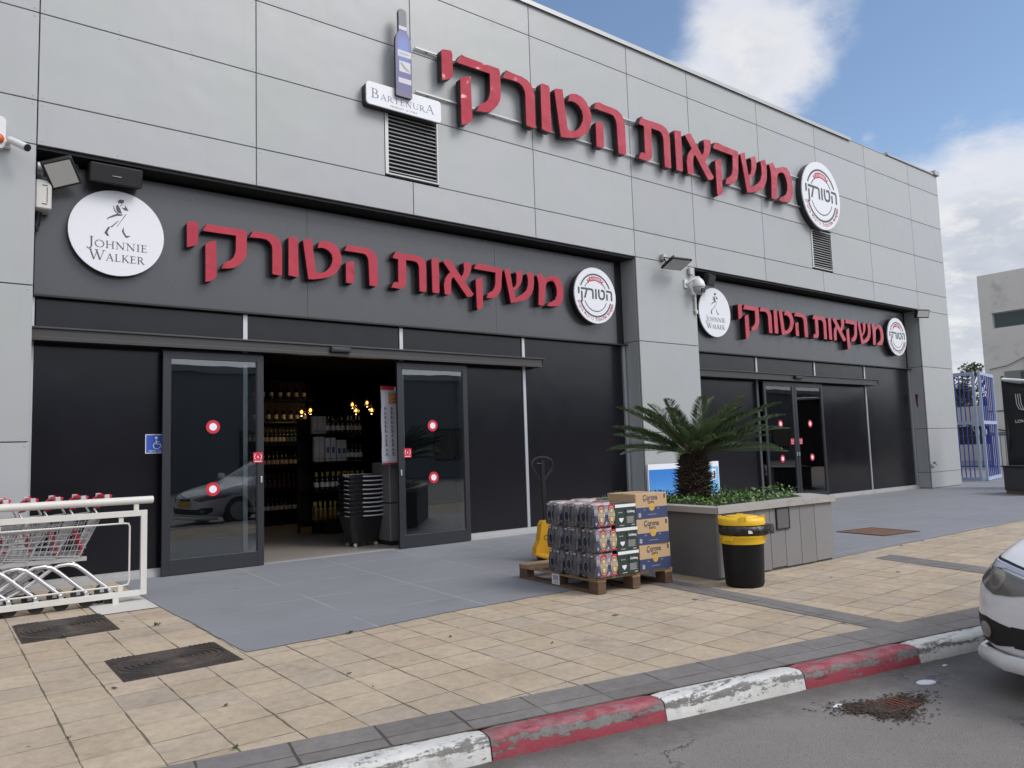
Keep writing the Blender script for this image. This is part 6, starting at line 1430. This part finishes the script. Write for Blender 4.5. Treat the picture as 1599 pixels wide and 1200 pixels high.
b = MB(); b.loft([rr(.21, .15, .06), rr(.235, .17, .235)], 0, True, True); b.build('tub', K.blackgloss, t)
for sx in (-.17, .17):
    for sy in (-.11, .11):
        b = MB(); b.cyl((sx, sy-.012, .027), (sx, sy+.012, .027), .027, 10); b.box(sx-.012, sx+.012, sy-.008, sy+.008, .03, .059); b.build('castor', K.greyplastic, t, smooth=40)
# fridge edge and the hanging offers poster
t = thing('fridge', 'grey fridge cabinet just behind the right glass door', 'fridge', (5.62, .70, .007)); K.fridge = mat('grey_fridge', (.13, .125, .125), .5, 0, .08, 4)
for z0, z1 in ((.06, .60), (.615, 1.20)):
    b = MB(); b.cham(-.27, .25, 0, .55, z0, z1, .012); b.build('door', K.fridge, t)
b = MB(); b.box(-.255, .235, .02, .53, 0, .0598); b.box(-.255, .235, .02, .53, .6005, .6145); b.build('cabinet', K.black, t)
t = thing('poster', 'long white offers poster with a red header hanging inside the right door', 'poster', (5.42, .645, 1.18))
b = MB(); vs = []; n = 16
for i in range(n+1):
    z = 1.14*i/n
    for j in range(5): vs.append((-.215+.43*j/4-.02*(1-i/n)**3, -.05*(1-i/n)**3+.008*math.sin(i*.9), z))
b.add(vs, [(i*5+j, i*5+j+1, i*5+j+6, i*5+j+5) for i in range(n) for j in range(4)]); K.poster = mat('poster_paper', (.60, .60, .66), .55); o = b.build('sheet', K.poster, t, smooth=60); sd_ = o.modifiers.new('thick', 'SOLIDIFY'); sd_.thickness = .002
b = MB(); b.box(-.22, .222, -.016, -.0125, 1.085, 1.14, 0); b.box(-.10, .08, -.017, -.0125, .88, 1.045, 1); b.box(-.012, .07, -.018, -.0171, .965, 1.02, 0); b.box(-.03, .07, -.018, -.0171, .90, .955, 0); b.box(-.235, .20, -.062, -.058, .0, .022, 0); b.build('header', [K.redsticker, K.gold], t)
b = MB(); b.text(heb('הדילים'), FACE(.03, -.0186, .992), 0, .036); b.text(heb('המיוחדים'), FACE(.02, -.0186, .927), 0, .034); b.lathe([(.03, 0), (.03, .001), (0, .0011)], 14, 0, T=Matrix.Translation((.02, -.0165, 1.10)) @ Matrix.Rotation(R(90), 4, 'X')); b.build('lettering', K.whitesticker, t)
b = MB()
for i in range(11):
    z = .80-.066*i
    for j in range(4):
        x = -.16+.105*j; hh = br.uniform(.022, .045); yy = -.05*(1-z/1.14)**3-.013
        b.box(x-.008, x+.008, yy, yy+.001, z, z+hh); b.box(x+.016, x+.03, yy, yy+.001, z+.004, z+.012); b.box(x-.03, x+.035, yy, yy+.001, z-.012, z-.008)
b.build('pictures', K.ink, t)
# far bay: half barrel with bottles, a shelf of cartons
K.barrel = mat('barrel_wood', (.24, .13, .065), .6, 0, .25, 5, .3, 30)
t = thing('half_barrel', 'wooden half barrel of bottles behind the closed glass doors', 'barrel', (15.62, 1.08, .007))
b = MB(); b.lathe([(.36, 0), (.40, .15), (.425, .38), (.43, .57), (.40, .57), (.39, .50), (.002, .49)], 28); b.build('staves', K.barrel, t, smooth=40)
for z, r_ in ((.10, .392), (.36, .428)): b = MB(); b.tube([(0, 0, z-.02), (0, 0, z+.02)], r_, 28, 0, caps=False); b.build('hoop', K.black, t, smooth=60, recalc=False)
p = bottle_proto('white labelled bottle standing in the half barrel', 'bottles in the half barrel', (mat('clear_bottle', (.30, .30, .31), .15), K.labelw, K.labelw))
for a in range(9):
    o = p if a == 0 else dup(p); r_ = .30 if a < 8 else 0; o.location = (15.62+r_*math.cos(a*.785+.3), 1.08+r_*math.sin(a*.785+.3), .50)
shelf_unit('dark shelf of cartons and bottles behind the closed glass doors', 14.3, 17.2, 2.4, 2.9, [.25, .70, 1.15, 1.62, 2.1], 2.6)
K.oran = mat('orange_brown_box', (.26, .13, .055), .6, 0, .2, 5, island=.2)
for (z, xs, h) in ((2.107, (14.75, 15.0, 15.2, 15.45, 15.7), .36), (1.627, (14.8, 15.05, 15.3, 15.7), .33)):
    for x in xs: gift(x, 2.45, z, .15, h, K.oran, 'orange brown carton on the shelf behind the closed doors')
p = bottle_proto('bottle on the shelf behind the closed glass doors', 'bottles on the shelf behind the closed doors', (K.winebottle, K.labelw, K.capsule)); row(p, seq(14.7, 16.6, .13), 2.46, 1.157); row(p, seq(14.7, 16.6, .14), 2.46, .707)
t = thing('pillar', 'grey steel column behind the right closed glass door', 'column', (16.35, .95, .007)); b = MB(); b.cham(-.10, .10, -.10, .10, 0, 3.29, .01); b.build('shaft', mat('column_grey', (.12, .14, .145), .5), t)
for o in bpy.data.objects:
    if '_first' in o: del o['_first']
